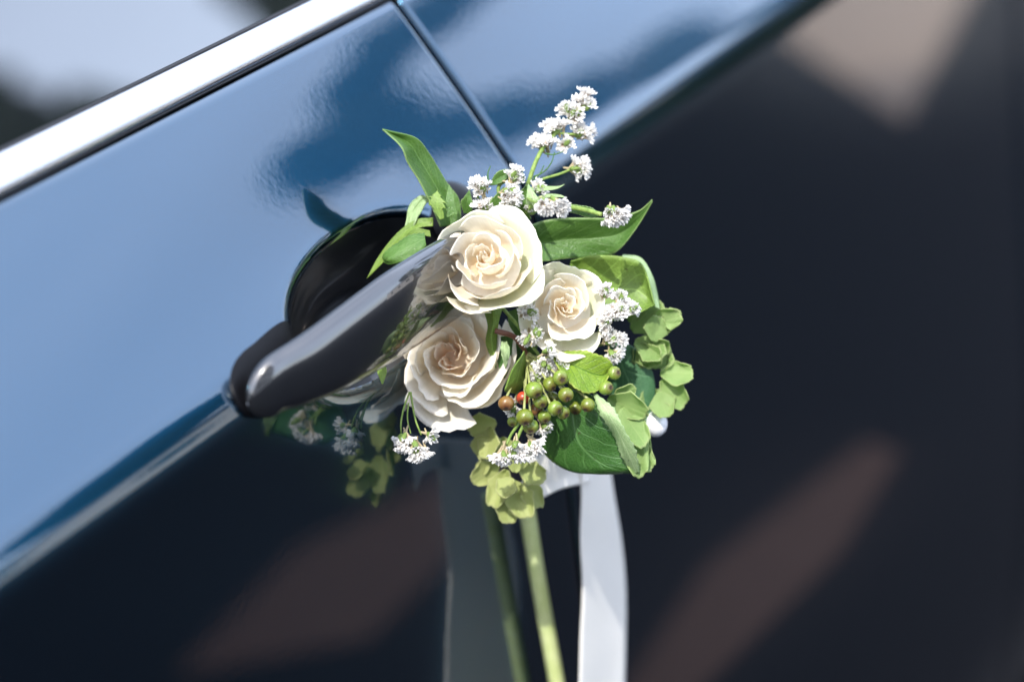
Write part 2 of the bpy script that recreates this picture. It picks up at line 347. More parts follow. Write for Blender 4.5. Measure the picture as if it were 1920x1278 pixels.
# ------------------------------------------------------------------ setting: what the paint mirrors, plus an unseen block added for shade
def box_data(x0, x1, y0, y1, z0, z1):
    V = [(x, y, z) for x in (x0, x1) for y in (y0, y1) for z in (z0, z1)]
    return V, [(0, 1, 3, 2), (4, 6, 7, 5), (0, 4, 5, 1), (2, 3, 7, 6), (0, 2, 6, 4), (1, 5, 7, 3)], [(0, 0)]*8
def box(name, b, mat, parent):
    V, Fc, UV = box_data(*b); return mesh_obj(name, V, Fc, mat, parent, smooth=False)
bl = thing('shade_building', (-4.0, -8, 0), 'unseen pale block added behind the photographer to throw shade over the asphalt', 'shade_building')  # out of view; added and sized to keep the mirrored asphalt in shade
box('wall', (-8, -4.0, -16, -1.5, 0, 11.4), M['wallp'], bl)
box('roof', (-8.02, -3.98, -16.02, -1.48, 11.402, 11.55), M['roof'], bl)
for k in range(5):
    for f_ in range(4):
        y_w = -15.2+2.8*k; z_w = 1.0+2.7*f_
        w_ = box('window', (-4.06, -3.97, y_w, y_w+1.2, z_w, z_w+1.5), M['wallp'], bl)
        box('pane', (-3.969, -3.95, y_w+0.08, y_w+1.12, z_w+0.08, z_w+1.42), M['pane'], w_)
hs = thing('house', (14, -9.5, 0), 'pale house with a dark roof mirrored in the side window', 'house')
box('wall', (13.4, 19, -22.6, -7.6, 0, 3.5), M['wallp'], hs)
V = [(13.1, -22.9, 3.5), (13.1, -7.3, 3.5), (19.3, -22.9, 3.5), (19.3, -7.3, 3.5), (16.2, -22.9, 4.6), (16.2, -7.3, 4.6)]
mesh_obj('roof', V, [(0, 1, 5, 4), (2, 4, 5, 3), (0, 4, 2), (1, 3, 5), (0, 2, 3, 1)], M['roof'], hs, smooth=False)
for y_w in (-20.4, -17.0, -14.2, -11.8, -9.4):
    w_ = box('window', (13.36, 13.42, y_w, y_w+1.1, 1.2, 2.6), M['wallp'], hs); box('pane', (13.34, 13.359, y_w+0.1, y_w+1.0, 1.3, 2.5), M['pane'], w_)
def tree(label, trunk, rad, limbs, clumps, seed, leaf_=0.12):
    rnd = random.Random(seed); o0 = Vector(trunk[0])
    t = thing('tree', o0, label, 'tree', 'trees mirrored in the paint')
    tube('trunk', trunk, rad, M['bark'], t, 10, 20)
    for lb, rr in limbs: tube('limb', lb, rr, M['bark'], t, 8, 12)
    V = []; Fc = []
    for (cx, cy, cz, rx, rz, n) in clumps:
        for _ in range(n):
            d = Vector([rnd.gauss(0, 1) for _ in range(3)]).normalized()*rnd.random()**0.4
            c = Vector((cx+d.x*rx, cy+d.y*rx, cz+d.z*rz))
            a = Vector([rnd.gauss(0, 1) for _ in range(3)]).normalized(); b = a.orthogonal().normalized()*leaf_*rnd.uniform(0.6, 1.2); a = a*leaf_*rnd.uniform(0.5, 1.0)
            k = len(V); V += [c-a, c+b*0.6, c+a, c-b*0.6]; Fc.append((k, k+1, k+2, k+3))
    o = mesh_obj('crown', V, Fc, M['crown_leaf'], t, smooth=False); o['kind'] = 'stuff'
tree('leaning tree with an arching leafy limb, mirrored in the door paint', [(9.9, -3.9, 0), (9.6, -4.0, 2.0), (9.30, -4.10, 4.1), (9.07, -4.37, 4.58), (8.94, -4.49, 5.0), (8.86, -4.56, 5.33), (8.83, -4.54, 5.75)], [0.20, 0.18, 0.15, 0.14, 0.13, 0.13, 0.10],
     [([(8.84, -4.54, 5.6), (8.90, -4.4, 6.0), (9.08, -4.1, 6.12), (9.21, -3.89, 5.95), (9.36, -3.6, 5.85), (9.9, -3.0, 5.9)], [0.13, 0.11, 0.10, 0.09])],
     [(8.66, -4.76, 6.00, 0.24, 0.32, 2000), (8.82, -4.54, 5.80, 0.28, 0.34, 2400), (8.95, -4.31, 6.10, 0.24, 0.22, 1600), (9.10, -4.05, 6.12, 0.20, 0.20, 1200), (9.24, -3.85, 5.95, 0.20, 0.22, 1200), (9.40, -3.55, 5.85, 0.24, 0.26, 1300),
      (8.86, -4.56, 5.33, 0.22, 0.2, 1000), (8.94, -4.49, 5.0, 0.22, 0.22, 1100), (9.07, -4.37, 4.6, 0.22, 0.24, 1100), (9.28, -4.12, 4.2, 0.26, 0.3, 1300), (9.45, -4.02, 3.4, 0.28, 0.5, 1200), (9.9, -3.1, 6.0, 0.45, 0.3, 1600)], 5, 0.07)
tree('bushy dark tree standing beside the pale house', [(11.9, -10.9, 0), (11.9, -10.8, 2.5), (11.85, -10.7, 4.8)], [0.2, 0.16, 0.08], [],
     [(11.75, -10.75, 5.9, 0.5, 0.9, 2600), (12.05, -10.25, 5.4, 0.30, 0.5, 1000), (11.5, -11.2, 5.2, 0.8, 1.5, 4000), (12.1, -10.1, 4.7, 0.35, 0.6, 700), (11.2, -11.8, 4.6, 0.9, 1.6, 2500)], 6, 0.16)
hd = thing('screening_hedge', (11, -5, 0), 'dark foliage row added out of view to cover the bright horizon mirrored along the crease', 'screening_hedge')  # added off-frame to darken the horizon glow mirrored in the crease
rnd_h = random.Random(9); V = []; Fc = []
for _ in range(9000):
    tt_ = rnd_h.random(); c = Vector((12.2-1.9*tt_+rnd_h.uniform(-0.5, 0.5), -3.2-3.3*tt_, (2.4+1.5*max(0, 1-1.6*tt_))*rnd_h.random()**0.7+0.15*math.sin(tt_*20)))
    a = Vector([rnd_h.gauss(0, 1) for _ in range(3)]).normalized(); b = a.orthogonal().normalized()*0.12; a = a*0.10
    k = len(V); V += [c-a, c+b, c+a, c-b]; Fc.append((k, k+1, k+2, k+3))
o = mesh_obj('foliage', V, Fc, M['crown_leaf'], hd, smooth=False); o['kind'] = 'stuff'
tree('slim dark conifer at the corner of the pale house', [(13.1, -8.9, 0), (13.1, -8.9, 3.0), (13.1, -8.9, 5.2)], [0.14, 0.10, 0.04], [],
     [(13.1, -8.9, 3.0, 0.6, 1.2, 1500), (13.1, -8.9, 4.6, 0.5, 1.0, 1800), (13.1, -8.9, 5.6, 0.35, 0.8, 1200)], 8, 0.14)

# ------------------------------------------------------------------ the car
PHI_LO, PHI_HI = 8.0, 39.0
def phi(s):
    t = min(max((s+0.019)/0.032, 0), 1); t = t*t*(3-2*t)
    a = PHI_LO+(PHI_HI-PHI_LO)*t
    if s > 0.011: a += (s-0.011)*40
    if s < -0.32: a -= (-0.32-s)*40
    return math.radians(max(a, -14))
DS = 0.0005
_sec = {0: (0.0, 0.0)}
y_ = z_ = 0.0
for k in range(1, 400):
    p_ = phi((k-0.5)*DS); y_ += math.sin(p_)*DS; z_ += math.cos(p_)*DS; _sec[k] = (y_, z_)
y_ = z_ = 0.0
for k in range(1, 1500):
    p_ = phi(-(k-0.5)*DS); y_ -= math.sin(p_)*DS; z_ -= math.cos(p_)*DS; _sec[-k] = (y_, z_)
def section(s):
    k = s/DS; i = math.floor(k); f = k-i
    a = _sec[max(min(i, 399), -1499)]; b = _sec[max(min(i+1, 399), -1499)]
    return a[0]+(b[0]-a[0])*f, a[1]+(b[1]-a[1])*f
def surf(x, s, out=0.0):                                # point on the car's side, 'out' metres proud of it
    y, z = section(s); p = phi(s)
    return Vector((x, y-math.cos(p)*out, CREASE.z+z+math.sin(p)*out))
S_TOP = 0.1012
def surf_y(z):                                          # y of the car's side at height z
    dz = z-CREASE.z; lo, hi = -1490, 390
    while hi-lo > 1:
        m_ = (lo+hi)//2
        if _sec[m_][1] < dz: lo = m_
        else: hi = m_
    return _sec[lo][0]
def onS(px, py, g):
    y = -g; r = ray(px, py)
    for _ in range(12):
        t = (y-CAM.y)/r.y; p = CAM+r*t; y = surf_y(p.z)-g
    return CAM+r*((y-CAM.y)/r.y)
def frange(a, b, st):
    n = max(1, int(round((b-a)/st))); return [a+(b-a)*i/n for i in range(n+1)]
S_SAMPLES = frange(-0.66, -0.30, 0.03)[:-1]+frange(-0.30, -0.06, 0.012)[:-1]+frange(-0.06, 0.055, 0.0012)[:-1]+frange(0.055, S_TOP, 0.004)
CUPX, CUPA, CUPB = -0.120, 0.0590, 0.0300
def cup_t(x, s):
    r = ((abs(x-CUPX)/CUPA)**2.2+(abs(s+0.0020)/CUPB)**2.2)**(1/2.2)
    return (1-r)*0.042
def cup_depth(x, s):
    t = cup_t(x, s); e = 0.0015
    t = e*math.log1p(math.exp(min(t/e, 60)))            # rounded rim
    return 0.026*(1-(1-min(1, t/0.034))**2.6)
car = thing('car', (0, 0, 0), 'metallic dark blue car whose door handle carries the wedding bouquet', 'car')
def panel(name, x0, x1, xs, mat, cup=False, edge=(True, True), flange=0.014):
    R = 0.0022
    cols = []                                           # (x, inward)
    if edge[0]: cols += [(x0, flange), (x0, flange*0.5), (x0, R)]+[(x0+R*(1-math.cos(a)), R*(1-math.sin(a))) for a in (0.4, 0.8, 1.2)]
    xs = sorted(set([xs[0], xs[0]+0.0006, xs[0]+0.0015]+[x for x in xs[1:-1] if xs[0]+0.002 < x < xs[-1]-0.002]+[xs[-1]-0.0015, xs[-1]-0.0006, xs[-1]]))
    cols += [(x, 0) for x in xs]
    if edge[1]: cols += [(x1-R*(1-math.cos(a)), R*(1-math.sin(a))) for a in (1.2, 0.8, 0.4)]+[(x1, R), (x1, flange*0.5), (x1, flange)]
    V = []; UV = []; TT = []; T0 = 0.0006
    for s in S_SAMPLES+[S_TOP+0.001, S_TOP+0.0015]:
        for x, inn in cols:
            extra = 0.002 if s > S_TOP+0.0002 else 0
            if s > S_TOP+0.0012: extra = 0.012
            xx, ss = x, s
            if cup:
                t0 = cup_t(xx, ss)
                if abs(t0-T0) < 0.0012:                 # slide nearby vertices onto the rim line
                    gx = (cup_t(xx+1e-4, ss)-t0)/1e-4; gs = (cup_t(xx, ss+1e-4)-t0)/1e-4; gg = gx*gx+gs*gs
                    if gg > 1e-6 and abs(t0-T0)/math.sqrt(gg) < 0.00072:
                        xx -= gx*(t0-T0)/gg; ss -= gs*(t0-T0)/gg
                TT.append(cup_t(xx, ss)-T0)
            d = cup_depth(xx, ss) if cup else 0
            V.append(surf(xx, ss, -inn-extra-d)); UV.append((xx, ss))
    n = len(cols); m = len(V)//n; A = []; B = []
    for j in range(m-1):
        for i in range(n-1):
            q = (j*n+i, j*n+i+1, (j+1)*n+i+1, (j+1)*n+i)
            if not cup: A.append(q); continue
            tq = [TT[k] for k in q]
            if max(tq) <= 1e-5: A.append(q)
            elif min(tq) >= -1e-5: B.append(q)
            else:
                tr = [(q[0], q[1], q[2]), (q[0], q[2], q[3])] if abs(tq[0])+abs(tq[2]) < abs(tq[1])+abs(tq[3]) else [(q[0], q[1], q[3]), (q[1], q[2], q[3])]
                for t3 in tr: (B if sum(TT[k] for k in t3) > 0 else A).append(t3)
    o = mesh_obj(name, V, A, mat, car, UV)
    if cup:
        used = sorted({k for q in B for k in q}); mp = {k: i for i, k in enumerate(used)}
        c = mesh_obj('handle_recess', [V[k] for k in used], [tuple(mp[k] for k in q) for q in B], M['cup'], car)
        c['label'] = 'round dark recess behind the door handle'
    return o
xs = frange(-1.15+0.0022, -0.30, 0.05)[:-1]+frange(-0.30, -0.19, 0.006)[:-1]+frange(-0.19, -0.05, 0.0012)[:-1]+frange(-0.05, -0.0022, 0.006)
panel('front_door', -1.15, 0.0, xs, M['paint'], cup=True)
panel('rear_door', 0.0042, 0.66, frange(0.0064, 0.6578, 0.02), M['paint'])
panel('rear_fender', 0.6645, 1.9, frange(0.6667, 1.8978, 0.04), M['paint'])
panel('front_fender', -2.2, -1.1545, frange(-2.1978, -1.1567, 0.05), M['paint'])
# dark channel behind the shut lines
V = []; 
for x in (-2.2, 1.9):
    for s in (-0.66, -0.3, 0.0, 0.05, 0.10): V.append(surf(x, s, -0.030 if s != 0.0 else -0.030))
mesh_obj('inner_door_frame', V, [(i, i+1, i+6, i+5) for i in range(4)], M['rubber'], car)
V = [surf(x, s_, -0.0042) for s_ in S_SAMPLES[::2] for x in (-0.0012, 0.0054)]
mesh_obj('seam_channel', V, [(2*i, 2*i+1, 2*i+3, 2*i+2) for i in range(len(V)//2-1)], M['paint'], car)
# swept strips along the beltline (profile in s/out)
def strip(name, prof, x0, x1, mat, n=40, closed=True, label=None):
    V = []; Fc = []; k = len(prof)
    for i in range(n+1):
        x = x0+(x1-x0)*i/n
        for s, o in prof: V.append(surf(x, s, o))
    for i in range(n):
        for j in range(k if closed else k-1):
            a = i*k+j; b = i*k+(j+1) % k
            Fc.append((a, b, b+k, a+k))
    if closed: Fc.append(tuple(range(k))); Fc.append(tuple(range(n*k, n*k+k))[::-1])
    o = mesh_obj(name, V, Fc, mat, car)
    if label: o['label'] = label
    return o
def arc_profile(s0, s1, o0, bulge, n=10, base=-0.004):
    return [(s0, base)]+[(s0+(s1-s0)*(0.5-0.5*math.cos(math.pi*i/n)), o0+bulge*math.sin(math.pi*i/n)**0.55) for i in range(n+1)]+[(s1, base)]
strip('lower_window_seal', arc_profile(0.1028, 0.1040, -0.0020, 0.0008, 8, -0.012), -2.2, 1.9, M['rubber'])
strip('window_trim', arc_profile(0.1038, 0.1172, -0.0005, 0.0030, 20, -0.010), -2.2, 1.9, M['chrome'], label='bright polished metal strip along the bottom of the side window')
strip('upper_window_seal', arc_profile(0.1173, 0.1184, 0.0000, 0.0008, 6, -0.010), -2.2, 1.9, M['rubber'])
# greenhouse: glass leaning inwards, roof
base = surf(0, 0.1180, -0.004)
GA = math.radians(27)
def gpt(x, h, o=0.0): return Vector((x, base.y+math.sin(GA)*h-math.cos(GA)*o+0.10*h*h, base.z+math.cos(GA)*h+math.sin(GA)*o))
V, Fc, UV = grid(lambda u, v: gpt(-1.1+u*1.15, v*0.40), 20, 10)
mesh_obj('window_pane', V, Fc, M['glass'], car)
V, Fc, UV = grid(lambda u, v: gpt(0.10+u*0.75, v*0.40), 20, 10)
mesh_obj('window_pane', V, Fc, M['glass'], car)
V, Fc, UV = grid(lambda u, v: gpt(0.052+u*0.046, v*0.40, 0.002), 2, 10)
mesh_obj('window_pillar', V, Fc, M['rubber'], car)
V, Fc, UV = grid(lambda u, v: gpt(-1.15+u*2.1, 0.398+0.03*v, 0.004) if v < 0.5 else gpt(-1.15+u*2.1, 0.43, 0.0)+Vector((0, (v-0.5)*2*1.0, 0.10*math.sin((v-0.5)*math.pi*2)*0.5)), 20, 12)
mesh_obj('roof', V, Fc, M['paint'], car)
# far side, floor, bonnet and boot so that the car is a closed volume
V, Fc, UV = grid(lambda u, v: Vector((-2.2+4.1*u, 0.06+1.5*v, base.z-0.02+0.05*math.sin(math.pi*v))), 10, 8)
mesh_obj('body_deck', V, Fc, M['paint'], car)
V, Fc, UV = grid(lambda u, v: Vector((-2.2+4.1*u, 1.62, 0.25+0.75*v)), 4, 4)
mesh_obj('far_side', V, Fc, M['paint'], car)
V, Fc, UV = grid(lambda u, v: Vector((-2.2+4.1*u, 0.02+1.6*v, 0.26)), 4, 4)
mesh_obj('underbody', V, Fc, M['rubber'], car)
for x in (-1.75, 1.15):
    wv = []
    prof = [(0.0, -0.10), (0.19, -0.10), (0.20, -0.112), (0.30, -0.115), (0.325, -0.10), (0.33, 0.0), (0.325, 0.10)]
    n = 40; V = []; Fc = []
    for i in range(n):
        a = 2*math.pi*i/n
        for r, yy in prof: V.append((x+r*math.cos(a), 0.16+yy, 0.33+r*math.sin(a)))
    k = len(prof)
    for i in range(n):
        for j in range(k-1): Fc.append((i*k+j, ((i+1) % n)*k+j, ((i+1) % n)*k+j+1, i*k+j+1))
    mesh_obj('wheel', V, Fc, M['tyre'], car)

# door handle: boot, bar, lock cover
def loft(name, st, mat, parent, ex=2.3, seg=40, steps=96, label=None):
    """st: (x, y, z, half height, half thickness) along the bar"""
    arr = [[float(v) for v in r] for r in st]
    V = []; Fc = []
    for k in range(steps+1):
        t = k/steps; r = [cat([a[i] for a in arr], t) for i in range(5)]
        tl = 0.0                                       # section leans like the door's shoulder
        for i in range(seg):
            a = 2*math.pi*i/seg; c, s_ = math.cos(a), math.sin(a)
            hz = abs(c)**(2/ex)*math.copysign(1, c)*r[3]; hy = abs(s_)**(2/ex)*math.copysign(1, s_)*r[4]
            V.append(Vector((r[0], r[1]-hy*math.cos(tl)+hz*math.sin(tl), CREASE.z+r[2]+hz*math.cos(tl)+hy*math.sin(tl))))
    for k in range(steps):
        for i in range(seg):
            a = k*seg+i; b = k*seg+(i+1) % seg; Fc.append((a, b, b+seg, a+seg))
    Fc.append(tuple(range(seg))); Fc.append(tuple(range(steps*seg, (steps+1)*seg))[::-1])
    o = mesh_obj(name, V, Fc, mat, parent)
    if label: o['label'] = label
    return o
ST = []
for d_ in (0.0001, 0.0006, 0.0016, 0.0034, 0.006, 0.0095, 0.014):
    q_ = min(1, d_/0.0125); rr_ = math.sqrt(1-(1-q_)**2)
    ST.append((-0.2225+d_, -0.0045-0.30*d_, -0.0015+0.22*d_, 0.0118*rr_, 0.0056*rr_))
ST += [(-0.197, -0.0135, 0.003, 0.0138, 0.0062), (-0.180, -0.0185, 0.0055, 0.0163, 0.0063), (-0.155, -0.0230, 0.0083, 0.0182, 0.0064), (-0.125, -0.0240, 0.0080, 0.0184, 0.0064), (-0.095, -0.0230, 0.0055, 0.0178, 0.0064),
    (-0.065, -0.0200, 0.002, 0.0155, 0.0062), (-0.040, -0.014, 0.001, 0.014, 0.0065), (-0.022, -0.006, 0.000, 0.012, 0.006), (-0.015, -0.003, 0.000, 0.008, 0.003)]
loft('door_handle', ST,
    M['handle'], car, label='glossy dark pull handle with the bouquet tied to its far end')
def boot(name, cx, half_l, hb, out, mat, off=0.0, lab=None):
    V, Fc, UV = grid(lambda u, v: surf(cx+half_l*math.cos(2*math.pi*u)*v, off+hb*math.sin(2*math.pi*u)*v*(1.0 if math.cos(2*math.pi*u) > 0 else (1-0.15*math.cos(2*math.pi*u)**2)), out*(1-v**5)-0.0008), 40, 10, closed=True)
    o = mesh_obj(name, V, Fc, mat, car)
    if lab: o['label'] = lab
    return o
def gasket(u, v):                                       # dark lip that follows the bar's nose and runs into the recess
    x = -0.2252+0.064*u*u; q_ = min(1, (x+0.2252)/0.020); hw = 0.0142*math.sqrt(max(0, 1-(1-q_)**2))*(1+0.25*max(0, x+0.20)/0.04)
    sv = -0.0010+0.05*max(0, x+0.21)+hw*(v*2-1)
    return surf(x, sv, 0.0016*(1-(2*v-1)**6)*(1-u**4)-0.0006-cup_depth(x, sv)*1.02)
V, Fc, UV = grid(gasket, 50, 30)
mesh_obj('handle_gasket', V, Fc, M['gasket'], car)
boot('lock_cover', -0.050, 0.020, 0.019, 0.004, M['gasket'], 0.006)

# ------------------------------------------------------------------ flowers
def petal_mesh(th0, W, prof, roll, rollp, spiral, ruff, seed, tipn=0.25, nu=16, nv=16, point=0.06):
    """prof: three (r,z) control points (base, belly, rim); roll: how far the rim turns outwards"""
    V = []; UV = []
    (r0, z0), (r1, z1), (r2, z2) = prof
    def f(u, v):
        uu = (u-0.5)*2
        e = 1-tipn*abs(uu)**2.6+point*math.exp(-(uu/0.22)**2)+0.05*nz(uu*1.7, seed*3.1, 2.0)
        vv = v*e
        b0, b1, b2 = (1-vv)**2, 2*vv*(1-vv), vv*vv
        r = b0*r0+b1*r1+b2*r2; z = b0*z0+b1*z1+b2*z2
        th = th0+uu*W*(0.55+0.45*vv**0.6)
        k = max(0.0, (vv-rollp)/(1-rollp)); k2 = k*k
        rl = roll*(0.55+0.75*abs(uu)**1.5+0.45*nz(uu*1.3+5, seed*1.7))
        r += rl*k2; z -= rl*k2*0.75*k
        r *= 1+spiral*uu
        q = v*v
        r += ruff*q*(1.2*nz(th*1.6, seed*9.7, 0.3)+0.45*nz(th*5.0, seed*4.1, 1.3)); z += ruff*0.8*q*nz(th*2.7, seed*5.3, 7.7)
        return Vector((r*math.cos(th), r*math.sin(th), z))
    V, Fc, UV = grid(f, nu, nv)
    return V, Fc, UV
def rose(label, px, py, dz, rpx, axis, spec, seed, twist=0.0, squash=(1, 1), shift=(0, 0)):
    """axis: tilt of the flower's face in camera right/up/towards-viewer"""
    R = rpx*PX
    c = P(px, py, dz)
    t = thing('rose', c, label, 'rose', 'white roses in the bouquet')
    n = (CR*axis[0]+CU*axis[1]-CF*axis[2]).normalized()
    up = (CU-n*CU.dot(n)).normalized(); ri = up.cross(n)
    Mx = Matrix((ri, up, n)).transposed()
    rnd = random.Random(seed)
    k = 0
    for (cnt, off, W, prof, roll, rollp, spiral, ruff, mat) in spec:
        for i in range(cnt):
            th = off+2*math.pi*i/cnt+rnd.uniform(-0.28, 0.28)+twist
            j = lambda a: rnd.uniform(1-a, 1+a)
            pr = tuple((r*j(0.04), z+rnd.uniform(-0.045, 0.045)) for r, z in prof)
            V, Fc, UV = petal_mesh(th, W*j(0.08), pr, roll*rnd.uniform(0.6, 1.35), rollp, spiral, ruff, seed+k*1.37)
            fs = 1-min(1, prof[2][0])
            V = [Mx @ Vector((v.x*squash[0]+shift[0]*fs, v.y*squash[1]+shift[1]*fs, v.z))*R for v in V]
            o = mesh_obj('petal', V, Fc, M[mat], t, UV, local=True)
            thick(o, 0.00014, 0); k += 1
    V, Fc, UV = grid(lambda u, v: Mx @ Vector((0.62*v*math.cos(2*math.pi*u), 0.62*v*math.sin(2*math.pi*u), -0.55-0.12*v+0.04*math.sin(9*u*math.pi)*v))*R, 20, 5, closed=True)
    mesh_obj('rose_heart', V, Fc, M['petal_in'], t, UV, local=True)
    V, Fc, UV = grid(lambda u, v: Mx @ (Vector((0.30*math.sin(math.pi*min(v, 0.999))**0.5*math.cos(2*math.pi*u)*(0.6+0.4*v), 0.30*math.sin(math.pi*min(v, 0.999))**0.5*math.sin(2*math.pi*u)*(0.6+0.4*v), -1.28+0.35*v))*R), 14, 8, closed=True)
    mesh_obj('calyx', V, Fc, M['bract'], t, UV, local=True)
    return t, Mx, R
# count, angle offset, half width, ((base r,z),(belly),(rim)), roll, roll start, spiral, ruffle, material
full = [
    (3, 0.2, 1.30, ((0.02, -0.60), (0.11, -0.30), (0.05, 0.05)), 0.01, 0.8, 0.42, 0.03, 'petal_in'),
    (3, 1.3, 1.30, ((0.05, -0.60), (0.24, -0.32), (0.14, 0.06)), 0.03, 0.75, 0.32, 0.04, 'petal_in'),
    (3, 0.5, 1.25, ((0.15, -0.65), (0.42, -0.36), (0.30, 0.05)), 0.05, 0.72, 0.22, 0.05, 'petal'),
    (3, 1.6, 1.25, ((0.25, -0.85), (0.62, -0.42), (0.48, 0.02)), 0.09, 0.68, 0.14, 0.06, 'petal'),
    (3, 0.7, 1.20, ((0.25, -1.05), (0.92, -0.62), (0.68, -0.08)), 0.20, 0.62, 0.10, 0.08, 'petal'),
    (4, 0.1, 1.10, ((0.20, -1.20), (1.10, -0.85), (0.84, -0.24)), 0.26, 0.60, 0.07, 0.09, 'petal_out'),
]
rose('full cupped cream rose at the top of the bouquet', 906, 476, -0.018, 100, (-0.14, 0.30, 1), full, 3, twist=0.6)
small = [
    (2, 0.2, 1.5, ((0.02, -0.6), (0.09, -0.35), (0.08, 0.04)), 0.01, 0.8, 0.45, 0.05, 'petal_in'),
    (3, 1.2, 1.4, ((0.06, -0.6), (0.22, -0.35), (0.20, 0.05)), 0.03, 0.75, 0.34, 0.06, 'petal'),
    (3, 0.5, 1.25, ((0.14, -0.65), (0.42, -0.40), (0.36, 0.03)), 0.07, 0.70, 0.24, 0.07, 'petal'),
    (3, 1.5, 1.20, ((0.20, -0.80), (0.66, -0.50), (0.56, -0.03)), 0.14, 0.65, 0.15, 0.09, 'petal'),
    (4, 0.3, 1.08, ((0.20, -1.0), (0.95, -0.75), (0.82, -0.22)), 0.26, 0.60, 0.09, 0.11, 'petal_out'),
]
rose('smaller cream rose between the top rose and the round yellow green leaf', 1060, 573, -0.002, 87, (0.08, 0.12, 1), small, 21, twist=1.2, squash=(0.98, 1.06))
openr = [
    (2, 0.9, 1.2, ((0.02, -0.8), (0.14, -0.5), (0.14, -0.14)), 0.02, 0.8, 0.35, 0.05, 'petal_peach'),
    (3, 0.1, 1.15, ((0.04, -0.8), (0.22, -0.5), (0.22, -0.06)), 0.03, 0.75, 0.30, 0.07, 'petal_peach'),
    (3, 0.9, 1.15, ((0.10, -0.75), (0.36, -0.48), (0.34, 0.00)), 0.06, 0.70, 0.28, 0.09, 'petal_in'),
    (3, 0.2, 1.15, ((0.18, -0.75), (0.48, -0.42), (0.47, 0.03)), 0.08, 0.66, 0.24, 0.10, 'petal'),
    (3, 1.2, 1.15, ((0.22, -0.85), (0.62, -0.44), (0.60, 0.01)), 0.14, 0.62, 0.20, 0.13, 'petal'),
    (4, 0.4, 1.00, ((0.25, -0.95), (0.78, -0.56), (0.76, -0.08)), 0.18, 0.62, 0.15, 0.14, 'petal'),
    (4, 0.95, 1.00, ((0.25, -1.1), (0.98, -0.80), (0.96, -0.26)), 0.22, 0.60, 0.10, 0.15, 'petal'),
]
rose('wide open ruffled cream rose with peach centre, under the door handle', 842, 668, 0.008, 116, (-0.14, 0.14, 1), openr, 44, twist=0.3, squash=(0.96, 1.06), shift=(-0.05, 0.07))

# ------------------------------------------------------------------ leaves
def vpts(pts): return [P(*p) if len(p) == 3 else P(p[0], p[1], 0) for p in pts]
def leaf_data(Lp, Rp, bulge=0.0, serr=0.0, nserr=18, ripple=0.0, seed=0, nu=16, nv=40, fold=0.0):
    Lv, Rv = vpts(Lp), vpts(Rp)
    def f(u, v):
        a, b = cat(Lv, v), cat(Rv, v)
        uu = (u-0.5)*2
        wdt = (b-a).length
        if serr:
            s_ = serr*abs(uu)**6*(0.5-((v*nserr) % 1.0))*min(1, wdt/0.006)
            m = (a+b)/2; d = (b-a).normalized() if wdt > 1e-6 else Vector((0, 0, 0))
            p = a.lerp(b, u)+d*(s_*math.copysign(1, uu))
        else: p = a.lerp(b, u)
        p = p+CF*(-bulge*(1-uu*uu)+fold*(1-abs(uu)))*min(1, wdt/0.008)
        if ripple: p = p+CF*ripple*nz(uu*1.3+seed, v*4+seed*2.1, 0.5)*(0.3+abs(uu))+CU*ripple*0.5*nz(uu*2+seed, v*5, 9.5)*abs(uu)
        return p
    return grid(f, nu, nv)
def leaf(name, Lp, Rp, mat, label=None, cat_='leaf', group=None, parent=None, th=0.0005, **kw):
    V, Fc, UV = leaf_data(Lp, Rp, **kw)
    if parent is None:
        c = V[len(V)//2*0]
        o0 = Vector(c); V = [Vector(v)-o0 for v in V]
        o = mesh_obj(name, V, Fc, M[mat], None, UV); o.location = o0
        tag(o, label, cat_, group)
    else:
        o = mesh_obj(name, V, Fc, M[mat], parent, UV)
        if label: o['label'] = label
    thick(o, th, 0)
    return o
GL = 'leaves in the bouquet'
# tall leaf, top left
leaf('leaf', [(826, 425, .012), (812, 392, .010), (788, 345, .006), (764, 305, .003), (752, 275, .002), (717, 243, .006)],
     [(864, 425, .022), (862, 378, .022), (840, 345, .020), (808, 292, .016), (775, 256, .010), (717, 243, .006)], 'leaf',
     'tall pointed green leaf rising behind the top rose on its left', group=GL, fold=0.005, ripple=0.0015, seed=3)
leaf('leaf', [(826, 412, .002), (808, 385, .002), (807, 370, .002), (812, 366, .002), (820, 357, .003)], [(832, 410, .002), (832, 390, .001), (833, 380, .001), (826, 368, .002), (820, 357, .003)],
     'leaf_yellow', 'small pale jagged leaf standing in front of the tall pointed leaf', group=GL, serr=0.002, nserr=4)
leaf('leaf', [(838, 408, .004), (836, 380, .004), (838, 362, .005), (842, 345, .006)], [(858, 402, .004), (852, 378, .004), (850, 364, .005), (842, 345, .006)],
     'leaf', 'narrow green leaflet beside the small jagged leaf', group=GL)
# long right leaf
leaf('leaf', [(985, 470, .014), (1020, 488, .022), (1070, 484, .026), (1130, 480, .026), (1165, 462, .022), (1195, 425, .018), (1223, 376, .014)],
     [(985, 440, .016), (1002, 424, .018), (1050, 412, .018), (1105, 410, .018), (1160, 412, .018), (1195, 398, .017), (1223, 376, .014)], 'leaf',
     'long pointed dark green leaf reaching right above the small rose', group=GL, fold=0.004, ripple=0.002, seed=6, serr=0.0006, nserr=40)
